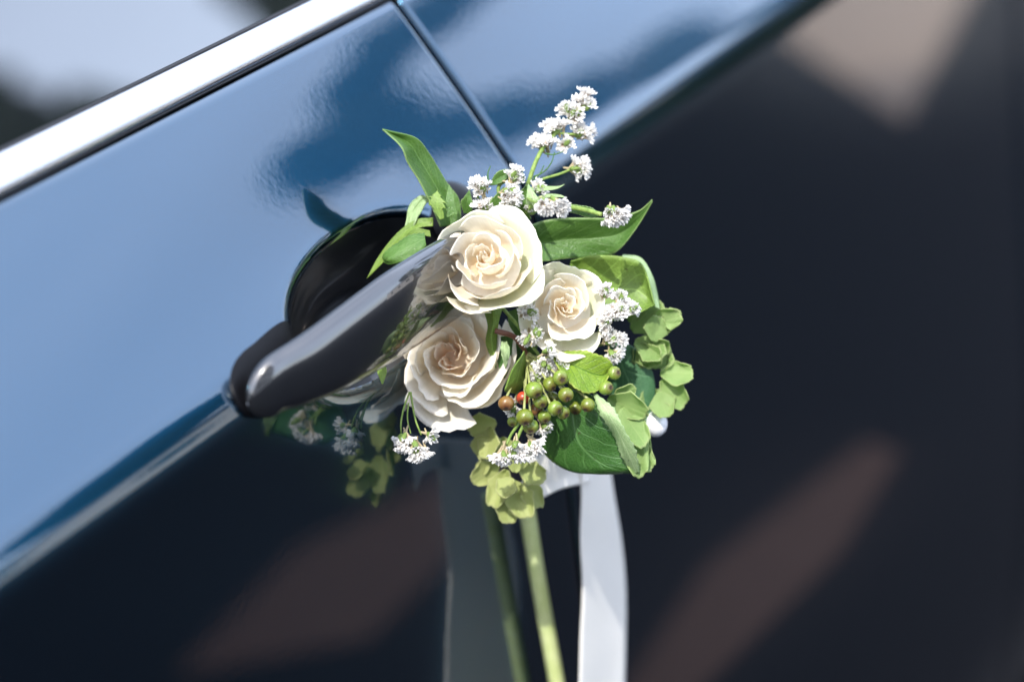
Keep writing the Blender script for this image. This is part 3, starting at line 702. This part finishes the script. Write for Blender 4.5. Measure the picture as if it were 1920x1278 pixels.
# round yellow-green leaf
leaf('leaf', [(1070, 500, .020), (1110, 575, .020), (1150, 600, .018), (1190, 590, .014), (1228, 572, .012)],
     [(1070, 488, .022), (1110, 480, .020), (1165, 481, .018), (1205, 498, .016), (1228, 572, .012)], 'leaf_yellow',
     'cupped round yellow green leaf right of the small rose', group=GL, bulge=-0.005, ripple=0.001, seed=2)
leaf('leaf', [(1165, 482, .024), (1190, 500, .022), (1215, 535, .018), (1224, 570, .016), (1236, 578, .018)],
     [(1168, 478, .028), (1200, 483, .028), (1222, 515, .026), (1232, 548, .024), (1236, 578, .018)], 'leaf_pale',
     'pale leaf edge curling behind the cupped round leaf', group=GL, ripple=0.001, seed=8)
# big rear round leaf
leaf('leaf', [(1140, 640, .030), (1140, 720, .036), (1160, 790, .036), (1185, 830, .034), (1200, 850, .034)],
     [(1160, 640, .030), (1195, 655, .030), (1224, 700, .032), (1226, 770, .034), (1200, 850, .034)], 'leaf_blue',
     'large bluish green round leaf behind the berries', group=GL, bulge=0.003, ripple=0.001, seed=1)
# big lower leaf
leaf('leaf', [(1075, 730, .012), (1030, 760, .018), (1015, 800, .022), (1020, 848, .024), (1065, 880, .022), (1120, 888, .016), (1195, 884, .010)],
     [(1100, 735, .008), (1120, 748, .006), (1140, 775, .004), (1155, 808, .004), (1168, 838, .006), (1180, 865, .008), (1195, 884, .010)], 'leaf_dark',
     'large round dark green leaf below the berries, half in shade', group=GL, bulge=0.002, ripple=0.0012, seed=5)
leaf('leaf', [(1112, 738, .004), (1126, 775, -.002), (1150, 815, .002), (1165, 855, .004), (1190, 888, .008)],
     [(1116, 736, .004), (1150, 765, -.004), (1168, 800, -.005), (1192, 845, .000), (1198, 886, .008)], 'leaf_pale',
     'pale curled leaf edge with a thick rib beside the dark round leaf', group=GL, serr=0.0012, nserr=12, bulge=0.002, ripple=0.001, seed=9)
# lime leaf with strong veins + folded sibling on the berry sprig later
# left-hand leaves and blades
leaf('leaf', [(812, 378, .020), (790, 366, .020), (768, 385, .020), (762, 410, .018), (758, 440, .020)],
     [(815, 395, .020), (800, 380, .018), (785, 405, .016), (775, 425, .016), (758, 440, .020)], 'leaf_pale',
     'light green folded leaf over the round handle recess', group=GL, fold=0.003, ripple=0.002, seed=4)
leaf('leaf', [(812, 408, .014), (780, 412, .016), (745, 437, .018), (712, 478, .020), (688, 522, .020)],
     [(812, 424, .014), (785, 428, .014), (755, 450, .016), (722, 488, .018), (688, 522, .020)], 'leaf_yellow',
     'narrow grass green blade arching down across the handle recess', group=GL, fold=0.001)
leaf('leaf', [(796, 436, .000), (765, 443, .000), (737, 460, .000), (718, 478, .001), (722, 492, .002)],
     [(799, 460, -.004), (782, 478, -.005), (757, 489, -.004), (738, 495, -.002), (722, 492, .002)], 'leaf',
     'small rolled green leaf lying on the top edge of the handle', group=GL, bulge=0.0012, serr=0.0006, nserr=14, ripple=0.001, seed=14)
leaf('leaf', [(806, 432, .010), (780, 428, .010), (760, 440, .012)], [(808, 444, .010), (785, 440, .010), (760, 440, .012)], 'leaf_yellow', 'short yellow green leaf tip beside the top rose', group=GL)
leaf('rose_sepal', [(846, 562, -.004), (835, 556, -.004), (815, 538, -.006), (798, 530, -.006), (780, 526, -.002)],
     [(838, 566, -.006), (826, 556, -.008), (812, 546, -.008), (796, 537, -.006), (780, 526, -.002)], 'leaf_yellow',
     'thin curled green sepal between the top rose and the open rose', 'sepal', fold=0.0015)
leaf('cut_blade', [(697, 660, -.006), (702, 680, -.008), (708, 700, -.008), (716, 720, -.008)], [(713, 656, -.006), (718, 675, -.008), (725, 695, -.008), (718, 720, -.008)], 'leaf_yellow',
     'cut end of a green blade hanging under the handle', 'leaf', fold=0.001)
leaf('leaf', [(905, 575, .012), (915, 610, .010), (912, 645, .012), (930, 690, .012)], [(945, 570, .010), (936, 600, .006), (932, 625, .008), (930, 690, .012)], 'leaf_yellow', 'short yellow green leaf squeezed between the three roses', group=GL, fold=-0.003)
leaf('leaf', [(940, 630, .012), (930, 660, .012), (940, 700, .014), (955, 720, .016)], [(955, 630, .014), (975, 650, .016), (972, 690, .016), (955, 720, .016)], 'leaf_dark', 'dark green leaf deep behind the brown twig', group=GL)
leaf('leaf', [(952, 585, .012), (955, 610, .012), (975, 640, .014), (1000, 680, .016)], [(975, 575, .012), (990, 600, .012), (1010, 630, .014), (1000, 680, .016)], 'leaf', 'green leaf behind the white florets in the middle', group=GL)
leaf('leaf', [(940, 640, .004), (938, 655, .001), (942, 670, .001), (948, 690, .004)], [(950, 640, .004), (956, 655, -.001), (953, 675, .001), (948, 690, .004)], 'leaf_pale', 'tiny pale green leaf curl at the right edge of the open rose', group=GL, ripple=.002, seed=3)

# ------------------------------------------------------------------ berries
def berry_mesh(mat):
    def f(u, v):
        a = math.pi*(1-v); r = math.sin(a); z = math.cos(a)
        dim = 0.16*math.exp(-((1+z)/0.16))             # crown dimple at -z
        th = 2*math.pi*u
        rr = r*(1+0.02*math.cos(5*th)*(1 if z < -0.3 else 0))
        return Vector((rr*math.cos(th), rr*math.sin(th), z*0.97+dim))
    V, Fc, UV = grid(f, 24, 16, closed=True)
    V = [Vector((x, y, z)) for x, y, z in V]
    # UV v: 0 at +z -> flip so that 0 is the crown end
    me = bpy.data.meshes.new('berry'); me.from_pydata(V, [], Fc); me.materials.append(mat)
    ul = me.uv_layers.new(name='UVMap'); li = np.zeros(len(me.loops), dtype=np.int32); me.loops.foreach_get('vertex_index', li)
    uv = np.array([(u, v) for u, v in UV], dtype=np.float32); ul.data.foreach_set('uv', uv[li].ravel())
    me.polygons.foreach_set('use_smooth', [True]*len(me.polygons)); me.update(); return me
bm_ = {k: berry_mesh(M[k]) for k in ('berry', 'berry_green', 'berry_brown', 'berry_red')}
def crown_mesh():
    V = []; Fc = []
    for k in range(5):
        a = 2*math.pi*k/5
        for (r, da, z) in ((0.10, 0, -0.82), (0.26, -0.30, -0.92), (0.50, 0.0, -1.08), (0.26, 0.30, -0.92)):
            V.append((r*math.cos(a+da), r*math.sin(a+da), z))
        Fc.append((4*k, 4*k+1, 4*k+2, 4*k+3))
    k = len(V)
    for i in range(8):
        a = 2*math.pi*i/8; V.append((0.24*math.cos(a), 0.24*math.sin(a), -0.87))
    Fc.append(tuple(range(k, k+8)))
    me = bpy.data.meshes.new('berry_crown'); me.from_pydata(V, [], Fc); me.materials.append(M['crown']); me.update(); return me
cm_ = crown_mesh()
node = P(986, 662, 0.010)
sprig = thing('berry_sprig', node, 'sprig of green, brown and red berries with two small leaves below the roses', 'berry sprig')
BER = [(949, 756, 16.5, -.002, 'berry_brown', (0, -14)), (981, 746, 14, .006, 'berry_red', (-4, -10)), (1001, 731, 18.5, -.004, 'berry', (10, -12)), (1014, 752, 15.5, -.000, 'berry', (4, -8)),
       (1031, 720, 14.5, -.002, 'berry', (10, -12)), (1051, 708, 15.5, -.005, 'berry', (4, -4)), (1077, 718, 14, .002, 'berry', (8, -12)), (1061, 740, 16, -.006, 'berry', (4, -8)),
       (1041, 765, 16, -.005, 'berry', (12, -8)), (1056, 773, 14, -.001, 'berry', (10, -8)), (984, 782, 18, -.007, 'berry', (2, -16)), (995, 799, 16, -.002, 'berry', (0, -12)),
       (1021, 781, 14, .004, 'berry', (4, -14)), (1102, 759, 14.5, -.002, 'berry', (-8, -16)), (1136, 727, 15.5, .002, 'berry', (13, 2)), (1152, 699, 14, .005, 'berry', (12, 2)),
       (1080, 764, 15, .010, 'berry', (-4, -16)), (961, 790, 11, .008, 'berry', (0, -12)), (1005, 768, 13, .006, 'berry_brown', (6, -14)), (1036, 745, 13, .006, 'berry', (6, -14))]
for i, (x, y, r, dz, mt, ax) in enumerate(BER):
    if mt == 'berry' and i % 3 != 1: mt = 'berry_green'
    c = P(x, y, dz); R = r*PX*0.93
    o = bpy.data.objects.new('berry', bm_[mt]); col.objects.link(o); o.parent = sprig
    n = -(CR*ax[0]+CU*ax[1]-CF*14).normalized()       # +z is away from the crown
    q = n.to_track_quat('Z', 'Y')
    o.location = c-sprig.location; o.rotation_mode = 'QUATERNION'; o.rotation_quaternion = q; o.scale = (R, R*random.uniform(0.92, 1.04), R*random.uniform(0.92, 1.10))
    if mt == 'berry_red': o['label'] = 'red ripe berry'
    if i == 0: o['label'] = 'brown berry'
    k = bpy.data.objects.new('berry_crown', cm_); col.objects.link(k); k.parent = o
    # stalk
    e = c+n*R*0.9; nodeb = node+CR*random.uniform(-2, 6)*PX+CU*random.uniform(-14, 2)*PX
    mid = nodeb.lerp(e, 0.55)+CF*0.002+CU*0.001
    tube('stalk', [nodeb, mid, e], [0.0006, 0.00045, 0.0006], M['twigstalk'], sprig, 6, 8)
tube('twig', [P(928, 620, .004), P(945, 624, .004), P(962, 630, .006), P(976, 645, .007), P(986, 662, .010), P(990, 676, .010)], [0.0011, 0.0012, 0.0011, 0.0010, 0.0009, 0.0007], M['twig'], sprig, 8, 20)
leaf('berry_leaf', [(1034, 668, .004), (1046, 688, -.001), (1058, 706, -.003), (1078, 726, -.003), (1100, 738, -.001), (1124, 730, .002), (1150, 690, .006)],
     [(1034, 666, .004), (1050, 660, .006), (1075, 657, .004), (1100, 657, .003), (1125, 664, .003), (1143, 676, .004), (1150, 690, .006)], 'leaf_lime', 'bright lime serrated leaf with deep veins', parent=sprig,
     fold=0.0035, serr=0.0006, nserr=26, ripple=0.0012, seed=7)
tube('leaf_stalk', [P(988, 664, .010), P(1010, 672, .008), P(1036, 667, .004)], [0.0007, 0.0006, 0.0006], M['twigstalk'], sprig, 6, 8)
leaf('berry_leaf', [(983, 658, .000), (962, 690, -.002), (948, 724, .000), (946, 733, .002)], [(984, 662, .002), (986, 690, .010), (984, 720, .012), (966, 737, .010)], 'leaf_yellow',
     'small folded leaf hanging from the twig', parent=sprig, bulge=0.001, ripple=.001, seed=12)

# ------------------------------------------------------------------ white papery statice
def floret_mesh(k):
    rnd = random.Random(k)
    ph = rnd.uniform(0, 6)
    def f(u, v):
        th = 2*math.pi*u
        r = 0.10+0.62*v**1.4
        lob = 1+0.16*v*v*math.cos(5*th+ph)+0.05*v*v*v*math.cos(15*th+ph)
        fold = 0.16*v*v*math.cos(10*th+ph*2)
        return Vector((r*lob*math.cos(th), r*lob*math.sin(th)*(1-0.25*rnd_s), 1.0*v-0.25*v**3+fold+0.12*v*nz(th, k*3.3)))
    rnd_s = rnd.uniform(0, 1)
    a = grid(f, 40, 5, closed=True)
    me_parts = [a]
    # inner papery crumple
    def g(u, v):
        th = 2*math.pi*u
        r = (0.05+0.40*v)*(1+0.25*math.cos(4*th+ph+1)*v)
        return Vector((r*math.cos(th), r*math.sin(th), 0.30+0.55*v+0.16*v*math.cos(7*th+ph)))
    me_parts.append(grid(g, 28, 3, closed=True))
    V, Fc, UV = merge(me_parts)
    n0 = len(Fc)
    c = grid(lambda u, v: Vector(((0.07+0.10*v)*math.cos(2*math.pi*u), (0.07+0.10*v)*math.sin(2*math.pi*u), -0.75+1.0*v)), 8, 3, closed=True)
    V, Fc, UV = merge([(V, Fc, UV), c])
    me = bpy.data.meshes.new('floret'); me.from_pydata([tuple(p) for p in V], [], Fc)
    me.materials.append(M['statice']); me.materials.append(M['calyx'])
    me.polygons.foreach_set('material_index', [0 if i < n0 else 1 for i in range(len(Fc))])
    ul = me.uv_layers.new(name='UVMap'); li = np.zeros(len(me.loops), dtype=np.int32); me.loops.foreach_get('vertex_index', li)
    ul.data.foreach_set('uv', np.array(UV, dtype=np.float32)[li].ravel())
    me.update(); return me
FM = [floret_mesh(k) for k in range(5)]
def bract_mesh():
    V, Fc, UV = grid(lambda u, v: Vector((0.42*math.sin(math.pi*(0.12+0.8*v))*math.cos(2*math.pi*u), 0.42*math.sin(math.pi*(0.12+0.8*v))*math.sin(2*math.pi*u)*0.7, v*1.3+0.18*v*math.cos(6*math.pi*u))), 12, 6, closed=True)
    parts = [(V, Fc, UV)]
    for k in range(10):                                 # stiff hairs
        a = random.uniform(0, 6.28); z = random.uniform(0.1, 1.2); b = Vector((0.38*math.cos(a), 0.27*math.sin(a), z)); e = b+Vector((0.35*math.cos(a), 0.35*math.sin(a), 0.35))
        s_ = Vector((-math.sin(a), math.cos(a), 0))*0.03
        parts.append(([b-s_, b+s_, e, b+Vector((0, 0, 0.05))], [(0, 1, 2), (1, 3, 2), (3, 0, 2)], [(0, 0)]*4))
    V, Fc, UV = merge(parts)
    me = bpy.data.meshes.new('bract'); me.from_pydata([tuple(p) for p in V], [], Fc); me.materials.append(M['bract'])
    me.polygons.foreach_set('use_smooth', [True]*len(me.polygons)); me.update(); return me
BM = bract_mesh()
GS = 'white statice sprigs in the bouquet'
def place(me, name, parent, c, dirv, sc_, roll):
    o = bpy.data.objects.new(name, me); col.objects.link(o); o.parent = parent
    q = dirv.to_track_quat('Z', 'Y'); o.rotation_mode = 'QUATERNION'
    from mathutils import Quaternion
    o.rotation_quaternion = q @ Quaternion((0, 0, 1), roll)
    o.location = c-origin(parent); o.scale = (sc_[0], sc_[1], sc_[2]) if isinstance(sc_, tuple) else (sc_,)*3
    return o
def statice(label, clusters, stems, seed, size=18.0, mat='stem'):
    rnd = random.Random(seed)
    c0 = P(*stems[0][0][:3])
    t = thing('statice_sprig', c0, label, 'statice', GS)
    for st in stems:
        w_ = st[0][3] if len(st[0]) > 3 else 5.0
        pts = [P(*p[:3]) for p in st]
        tube('stem', pts, [w_*PX*0.5, w_*PX*0.42], M['bract'], t, 8, 14)
    for (cx, cy, rx, ry, fx, fy, n, dz) in clusters:
        f = (CR*fx+CU*fy-CF*0.45).normalized()
        base = P(cx, cy, dz)-f*(max(rx, ry)*PX*0.9)
        for k in range(n):
            rr = math.sqrt((k+0.5)/n); a = k*2.4+rnd.uniform(-0.4, 0.4)
            c = P(cx+rx*rr*math.cos(a), cy+ry*rr*math.sin(a), dz+rnd.uniform(-0.0015, 0.0015)+0.002*rr)
            d = (c-base).normalized()*0.8+f*0.7+Vector([rnd.uniform(-0.25, 0.25) for _ in range(3)])
            s_ = size*PX*rnd.uniform(0.85, 1.3)
            place(FM[rnd.randrange(5)], 'floret', t, c-d.normalized()*s_*0.5, d.normalized(), (s_, s_, s_), rnd.uniform(0, 6))
        nb = max(2, n//3)
        for k in range(nb):
            c = base+(CR*rnd.uniform(-rx, rx)*0.45+CU*rnd.uniform(-ry, ry)*0.45)*PX
            place(BM, 'bract', t, c, (f+Vector([rnd.uniform(-0.3, 0.3) for _ in range(3)])).normalized(), 15*PX*rnd.uniform(0.8, 1.15), rnd.uniform(0, 6))
    return t
statice('tallest white statice spray standing up above the roses',
        [(1096, 186, 14, 20, 0.3, 0.8, 7, .020), (1064, 205, 12, 12, -0.3, 0.7, 5, .020), (1080, 218, 12, 16, 0.3, 0.2, 5, .018), (1040, 236, 20, 10, -0.3, 0.6, 7, .018), (1018, 266, 22, 9, -0.3, 0.5, 8, .016), (1062, 268, 12, 8, 0.2, 0.1, 3, .016), (1094, 250, 18, 13, 0.8, 0.2, 6, .020)],
        [[(978, 372, .012, 9), (990, 345, .012), (1000, 315, .012), (1012, 288, .014), (1030, 262, .018), (1060, 232, .020), (1092, 198, .022)], [(1050, 250, .02, 5), (1075, 252, .02), (1092, 250, .022)]], 11)
statice('white statice head on a side branch right of the tall spray', [(1088, 314, 15, 17, 0.9, 0.05, 9, .016)], [[(996, 345, .012, 6), (1020, 335, .014), (1050, 326, .016), (1070, 318, .018)]], 12)
statice('pair of white statice heads directly above the top rose', [(902, 350, 16, 12, -0.2, 0.6, 8, .004), (908, 383, 20, 6, 0.0, 0.5, 7, .006)], [[(925, 400, .012, 6), (905, 385, .010), (895, 368, .008)]], 13, size=16)
statice('white statice heads with hairy green bracts left of the tall spray stem', [(966, 328, 12, 16, 0.3, 0.6, 7, .004), (958, 366, 14, 20, 0.5, -0.1, 10, .000)], [[(950, 410, .012, 8), (940, 380, .010), (935, 350, .010), (955, 335, .010)]], 14, size=17)
statice('small white statice tucked behind the tall spray stem', [(1012, 352, 12, 12, 0.7, 0.3, 5, .008), (996, 384, 7, 8, -0.2, -0.7, 3, .004)], [[(985, 400, .010, 6), (992, 375, .010), (1000, 358, .010)]], 15, size=15)
statice('blurred white statice row pointing at the viewer above the long leaf', [(1036, 386, 32, 10, 0.3, -0.35, 12, -.028)], [[(988, 372, .004, 6), (1005, 380, -.014), (1025, 380, -.024)]], 16, size=17)
statice('white statice head in front of the long pointed leaf', [(1155, 405, 22, 13, 0.2, -0.5, 11, -.020)], [[(1045, 385, -.004, 10), (1090, 392, -.012), (1128, 402, -.018)]], 17, size=17)
statice('white statice cluster at the right edge of the small rose', [(1134, 545, 11, 13, 0.0, 0.6, 5, .004), (1163, 556, 12, 10, 0.1, 0.6, 5, .004), (1186, 577, 11, 9, 0.6, 0.2, 4, .004), (1160, 580, 16, 12, 0.1, 0.1, 7, .002), (1136, 600, 13, 18, -0.2, -0.1, 8, .002)], [[(1120, 625, .016, 6), (1140, 600, .010), (1155, 580, .008)]], 18, size=15)
statice('two short white statice heads under the cluster beside the small rose', [(1150, 634, 20, 9, 0.6, 0.3, 9, .006), (1154, 665, 14, 11, 0.5, -0.3, 7, .006)], [[(1110, 650, .016, 6), (1130, 645, .012), (1142, 640, .010)]], 19, size=15)
statice('white statice sprig running down the middle between the roses and berries', [(992, 584, 12, 14, 0.5, 0.3, 5, -.002), (986, 634, 11, 8, -0.2, -0.3, 4, -.002), (1006, 626, 9, 8, 0.4, 0.5, 3, -.002), (1027, 655, 12, 10, 0.3, 0.3, 4, -.003), (1022, 688, 14, 12, 0.0, -0.2, 6, .002), (1050, 690, 10, 7, 0.4, 0.3, 3, .002), (1010, 706, 9, 8, -.1, -.4, 3, .006)],
        [[(940, 575, .010, 7), (955, 592, .006), (972, 612, .004), (990, 640, .006), (1010, 665, .008), (1020, 690, .010)]], 20, size=17)
statice('white statice fan hanging below the berries', [(943, 858, 15, 10, -0.15, -1.0, 6, -.002), (972, 850, 16, 12, 0.0, -1.0, 6, -.003), (1000, 838, 14, 13, 0.3, -0.8, 6, .000), (1020, 802, 10, 8, 0.3, -0.5, 3, .006), (966, 832, 9, 8, -0.1, -0.7, 2, -.004), (962, 765, 8, 12, -.2, -.4, 3, .006)],
        [[(985, 790, .010, 7), (975, 810, .006), (968, 828, .002)], [(972, 795, .010, 6), (958, 815, .004), (948, 838, .002)]], 22, size=18)
statice('white statice hanging alone at lower left under the open rose', [(756, 828, 15, 14, -0.25, -0.9, 7, -.002), (782, 848, 20, 13, 0.1, -1.0, 9, -.003), (806, 816, 7, 6, 0.6, -0.4, 2, -.001)],
        [[(768, 735, .006, 4), (758, 762, .003), (752, 790, .001), (752, 812, .001)], [(770, 735, .006, 4), (774, 762, .003), (780, 790, .001), (790, 815, .001)], [(766, 755, .004, 3), (764, 785, .002), (770, 812, .001)]], 23, size=18)
# thin hairs and blades at the tall spray
tt = [o for o in col.objects if o.name == 'statice_sprig'][0]
for pts in ([(1000, 332, .012), (1020, 322, .012), (1034, 305, .012), (1040, 285, .012)], [(998, 338, .012), (1012, 326, .012), (1020, 310, .012)], [(1022, 288, .014), (1038, 290, .014), (1056, 284, .014)], [(916, 342, .01), (915, 325, .01), (920, 311, .01)], [(980, 345, .006), (982, 330, .006), (976, 316, .006)]):
    tube('thin_bract', [P(*p) for p in pts], [0.0004, 0.0002], M['leaf_dark'], tt, 5, 8)
for Lp, Rp in (([(990, 352, .01), (1020, 349, .006), (1045, 349, .004), (1060, 345, .004)], [(990, 360, .01), (1020, 358, .006), (1045, 354, .004), (1060, 345, .004)]),
               ([(1000, 372, .01), (1025, 364, .006), (1050, 365, .004), (1064, 372, .004)], [(1000, 378, .01), (1025, 371, .006), (1050, 370, .004), (1064, 372, .004)]),
               ([(992, 402, .012), (986, 385, .004), (988, 360, .002), (990, 345, .004)], [(1000, 402, .012), (1020, 385, .002), (1008, 370, .002), (990, 345, .004)])):
    leaf('bract_blade', Lp, Rp, 'leaf_pale', parent=tt)
for Lp, Rp in (([(918, 345, .01), (930, 325, .008), (945, 318, .008), (960, 318, .01)], [(918, 348, .01), (935, 345, .008), (950, 335, .008), (960, 318, .01)]),
               ([(870, 400, .012), (864, 380, .010), (870, 370, .010), (880, 356, .012)], [(885, 400, .012), (886, 385, .010), (884, 370, .010), (880, 356, .012)]),
               ([(925, 400, .010), (918, 380, .006), (930, 365, .006), (945, 350, .008)], [(965, 400, .010), (955, 395, .006), (945, 375, .006), (945, 350, .008)]),
               ([(965, 410, .010), (960, 380, .008), (975, 360, .008), (988, 345, .008)], [(995, 410, .012), (990, 385, .008), (992, 365, .008), (988, 345, .008)]),
               ([(1070, 383, -.006), (1085, 385, -.008), (1110, 390, -.012), (1124, 405, -.014)], [(1070, 398, -.006), (1085, 402, -.008), (1105, 408, -.012), (1124, 405, -.014)])):
    leaf('green_bract', Lp, Rp, 'leaf', parent=tt, fold=0.002, serr=0.0006, nserr=12)

# ------------------------------------------------------------------ green hydrangea
def sepal_shape(cx, cy, L_, Wd, ang, dz, lift, seed, tilt=0.0):
    """round ruffled sepal from base (cx,cy) along ang (deg, picture plane)"""
    a = math.radians(ang); d = CR*math.cos(a)+CU*math.sin(a); s = -CR*math.sin(a)+CU*math.cos(a)
    b = P(cx, cy, dz)
    s = s*math.cos(tilt)-CF*math.sin(tilt)
    rr_ = random.Random(seed); k1 = rr_.uniform(0, 6); sk = rr_.uniform(-0.25, 0.25); fl = rr_.uniform(-0.15, 0.42)
    def f(u, v):
        uu = (u-0.5)*2
        wv = (0.16+0.84*min(1, v/0.62)**0.9) if v < 0.62 else 1.0
        e = 1-0.34*abs(uu)**3.0+0.07*nz(uu*2+seed, seed*1.1)+0.012*math.sin(uu*18+k1)
        sid = 1+0.02*math.sin(v*24+k1)+0.08*nz(v*4, seed, math.copysign(3, uu))
        ww = Wd*wv*sid*(1-0.25*max(0, v-0.62)/0.38*abs(uu))
        p = b+d*(L_*v*e*PX)+s*((uu+sk*v*v)*ww*PX)
        h = lift*v*v*L_*PX+fl*Wd*PX*abs(uu)**1.5+0.08*L_*PX*v*nz(uu*1.6+seed, v*1.6, seed)+0.05*L_*PX*v*v*math.sin(uu*6+k1)*abs(uu)
        return p-CF*h
    return grid(f, 28, 20)
def hydrangea(label, sepals, mat, stems=(), seed=0, back=0.0, big=1.0):
    sepals = [(a_, b_, l_*big, w_*big, g_, d_+back, h_) for a_, b_, l_, w_, g_, d_, h_ in sepals]
    c0 = P(sepals[0][0], sepals[0][1], sepals[0][5])
    t = thing('hydrangea_sprig', c0, label, 'hydrangea', 'green hydrangea pieces in the bouquet')
    for i, (cx, cy, L_, Wd, ang, dz, lift) in enumerate(sepals):
        V, Fc, UV = sepal_shape(cx, cy, L_*1.12, Wd*1.22, ang, dz, lift, seed+i*2.3, tilt=0.6*math.sin(i*1.9+seed))
        o = mesh_obj('sepal', V, Fc, M[mat if not isinstance(mat, list) else mat[i % len(mat)]], t, UV); thick(o, 0.0004, 0)
    for st in stems: tube('stem', [P(*p[:3]) for p in st], [0.0012, 0.0009], M['stem'], t, 8, 12)
    return t
hydrangea('light green hydrangea ruffle at the right edge of the bouquet',
          [(1185, 620, 62, 26, 40, .030, .2), (1190, 640, 50, 26, -20, .028, .3), (1215, 610, 52, 20, 15, .026, .2), (1225, 640, 40, 20, 75, .024, .1), (1185, 605, 45, 22, 80, .030, .2), (1240, 600, 30, 16, 0, .026, .3), (1200, 645, 42, 24, -60, .030, .4), (1195, 655, 40, 24, -30, .033, .2), (1205, 600, 36, 20, 50, .033, .3), (1215, 660, 34, 20, 10, .031, .3)],
          ['sepal'], seed=3, big=1.12)
hydrangea('light green hydrangea sepals lower on the right edge above the pearl pin',
          [(1238, 700, 48, 22, 0, .030, .3), (1240, 712, 52, 20, -45, .030, .2), (1225, 690, 40, 20, 60, .030, .1), (1215, 720, 50, 20, -80, .034, .1), (1235, 735, 38, 20, -70, .028, .3), (1210, 690, 36, 18, 110, .034, .2), (1215, 675, 38, 20, 20, .034, .3), (1222, 740, 36, 20, -20, .034, .3)],
          ['sepal'], seed=11, big=1.15)
hydrangea('pale hydrangea sepals folded over the dark round leaf at lower right',
          [(1140, 745, 70, 26, -25, .010, .2), (1165, 765, 75, 26, -60, .008, .2), (1180, 800, 85, 24, -75, .010, .1), (1150, 755, 45, 18, 40, .014, .2), (1185, 830, 55, 20, -50, .014, .2), (1200, 800, 60, 14, -80, .018, .1)],
          ['sepal'], seed=21)
hydrangea('yellow green hydrangea blossoms hanging at the bottom centre of the bouquet',
          [(930, 790, 55, 24, 200, .016, .1), (920, 800, 60, 24, -100, .016, .2), (930, 850, 50, 24, 150, .018, .1), (935, 870, 60, 26, -150, .020, .2), (950, 880, 75, 26, -110, .020, .1), (960, 900, 75, 28, -70, .016, .2), (975, 880, 50, 26, -20, .014, .2), (965, 885, 45, 22, 80, .010, .3), (960, 895, 40, 22, -120, .010, .3), (985, 900, 58, 24, -65, .018, .1), (940, 820, 55, 24, -70, .020, .1), (905, 860, 30, 16, -90, .020, .1), (955, 930, 50, 24, -95, .022, .2)],
          ['sepal_yellow'], seed=31, back=0.016, big=0.93)
# pale green stem hanging down
so = onS(985, 935, .009)
st = thing('flower_stem', so, 'long pale green stem hanging straight down beside the white ribbon', 'stem')
tube('stem_shaft', [so, onS(993, 985, .009), onS(1010, 1090, .009), onS(1028, 1190, .009), onS(1046, 1290, .009), onS(1058, 1370, .009), onS(1072, 1480, .009)], [0.0036, 0.0035, 0.0034, 0.0034, 0.0034, 0.0034, 0.0030], M['stem'], st, 14, 40)

# ------------------------------------------------------------------ ribbon and pearl pin
def ribbon(name, Lp, Rp, parent, n=60):
    Lv, Rv = [onS(*p) for p in Lp], [onS(*p) for p in Rp]
    V, Fc, UV = grid(lambda u, v: cat(Lv, v).lerp(cat(Rv, v), u)+CF*(0.0014*math.sin(u*math.pi)+0.0005*math.sin(u*7+v*5)+0.0006*nz(u*2, v*9, 3.3)), 16, n)
    o = mesh_obj(name, V, Fc, M['ribbon'], parent, UV); thick(o, 0.0003, 0); return o
rb = thing('ribbon', onS(1120, 860, .035), 'white satin ribbon looped under the bouquet with one long tail hanging down', 'ribbon')
ribbon('ribbon_tail', [(1088, 850, .036), (1090, 930, .036), (1088, 1010, .035), (1092, 1100, .034), (1088, 1200, .034), (1086, 1290, .034), (1084, 1400, .034), (1080, 1600, .034)],
       [(1140, 850, .030), (1152, 930, .030), (1165, 1010, .029), (1173, 1100, .028), (1173, 1200, .028), (1171, 1290, .028), (1168, 1400, .028), (1160, 1600, .028)], rb)
ribbon('ribbon_loop', [(985, 835, .030), (1020, 840, .034), (1060, 850, .036), (1105, 860, .036)], [(975, 945, .026), (1012, 935, .030), (1055, 915, .034), (1110, 903, .036)], rb, 20)
pc = P(1229, 794, .034)
pp = thing('pearl_pin', pc, 'white pearl pin head poking out behind the large bluish leaf', 'pin')
V, Fc, UV = grid(lambda u, v: Vector((math.sin(math.pi*v)*math.cos(2*math.pi*u), math.sin(math.pi*v)*math.sin(2*math.pi*u), math.cos(math.pi*v)*1.12))*(23.5*PX)+pc, 28, 18, closed=True)
mesh_obj('pin_head', V, Fc, M['pearl'], pp)
tube('pin_shaft', [pc, P(1200, 770, .040), P(1150, 740, .045)], [0.0006, 0.0006], M['chrome'], pp, 6, 6)
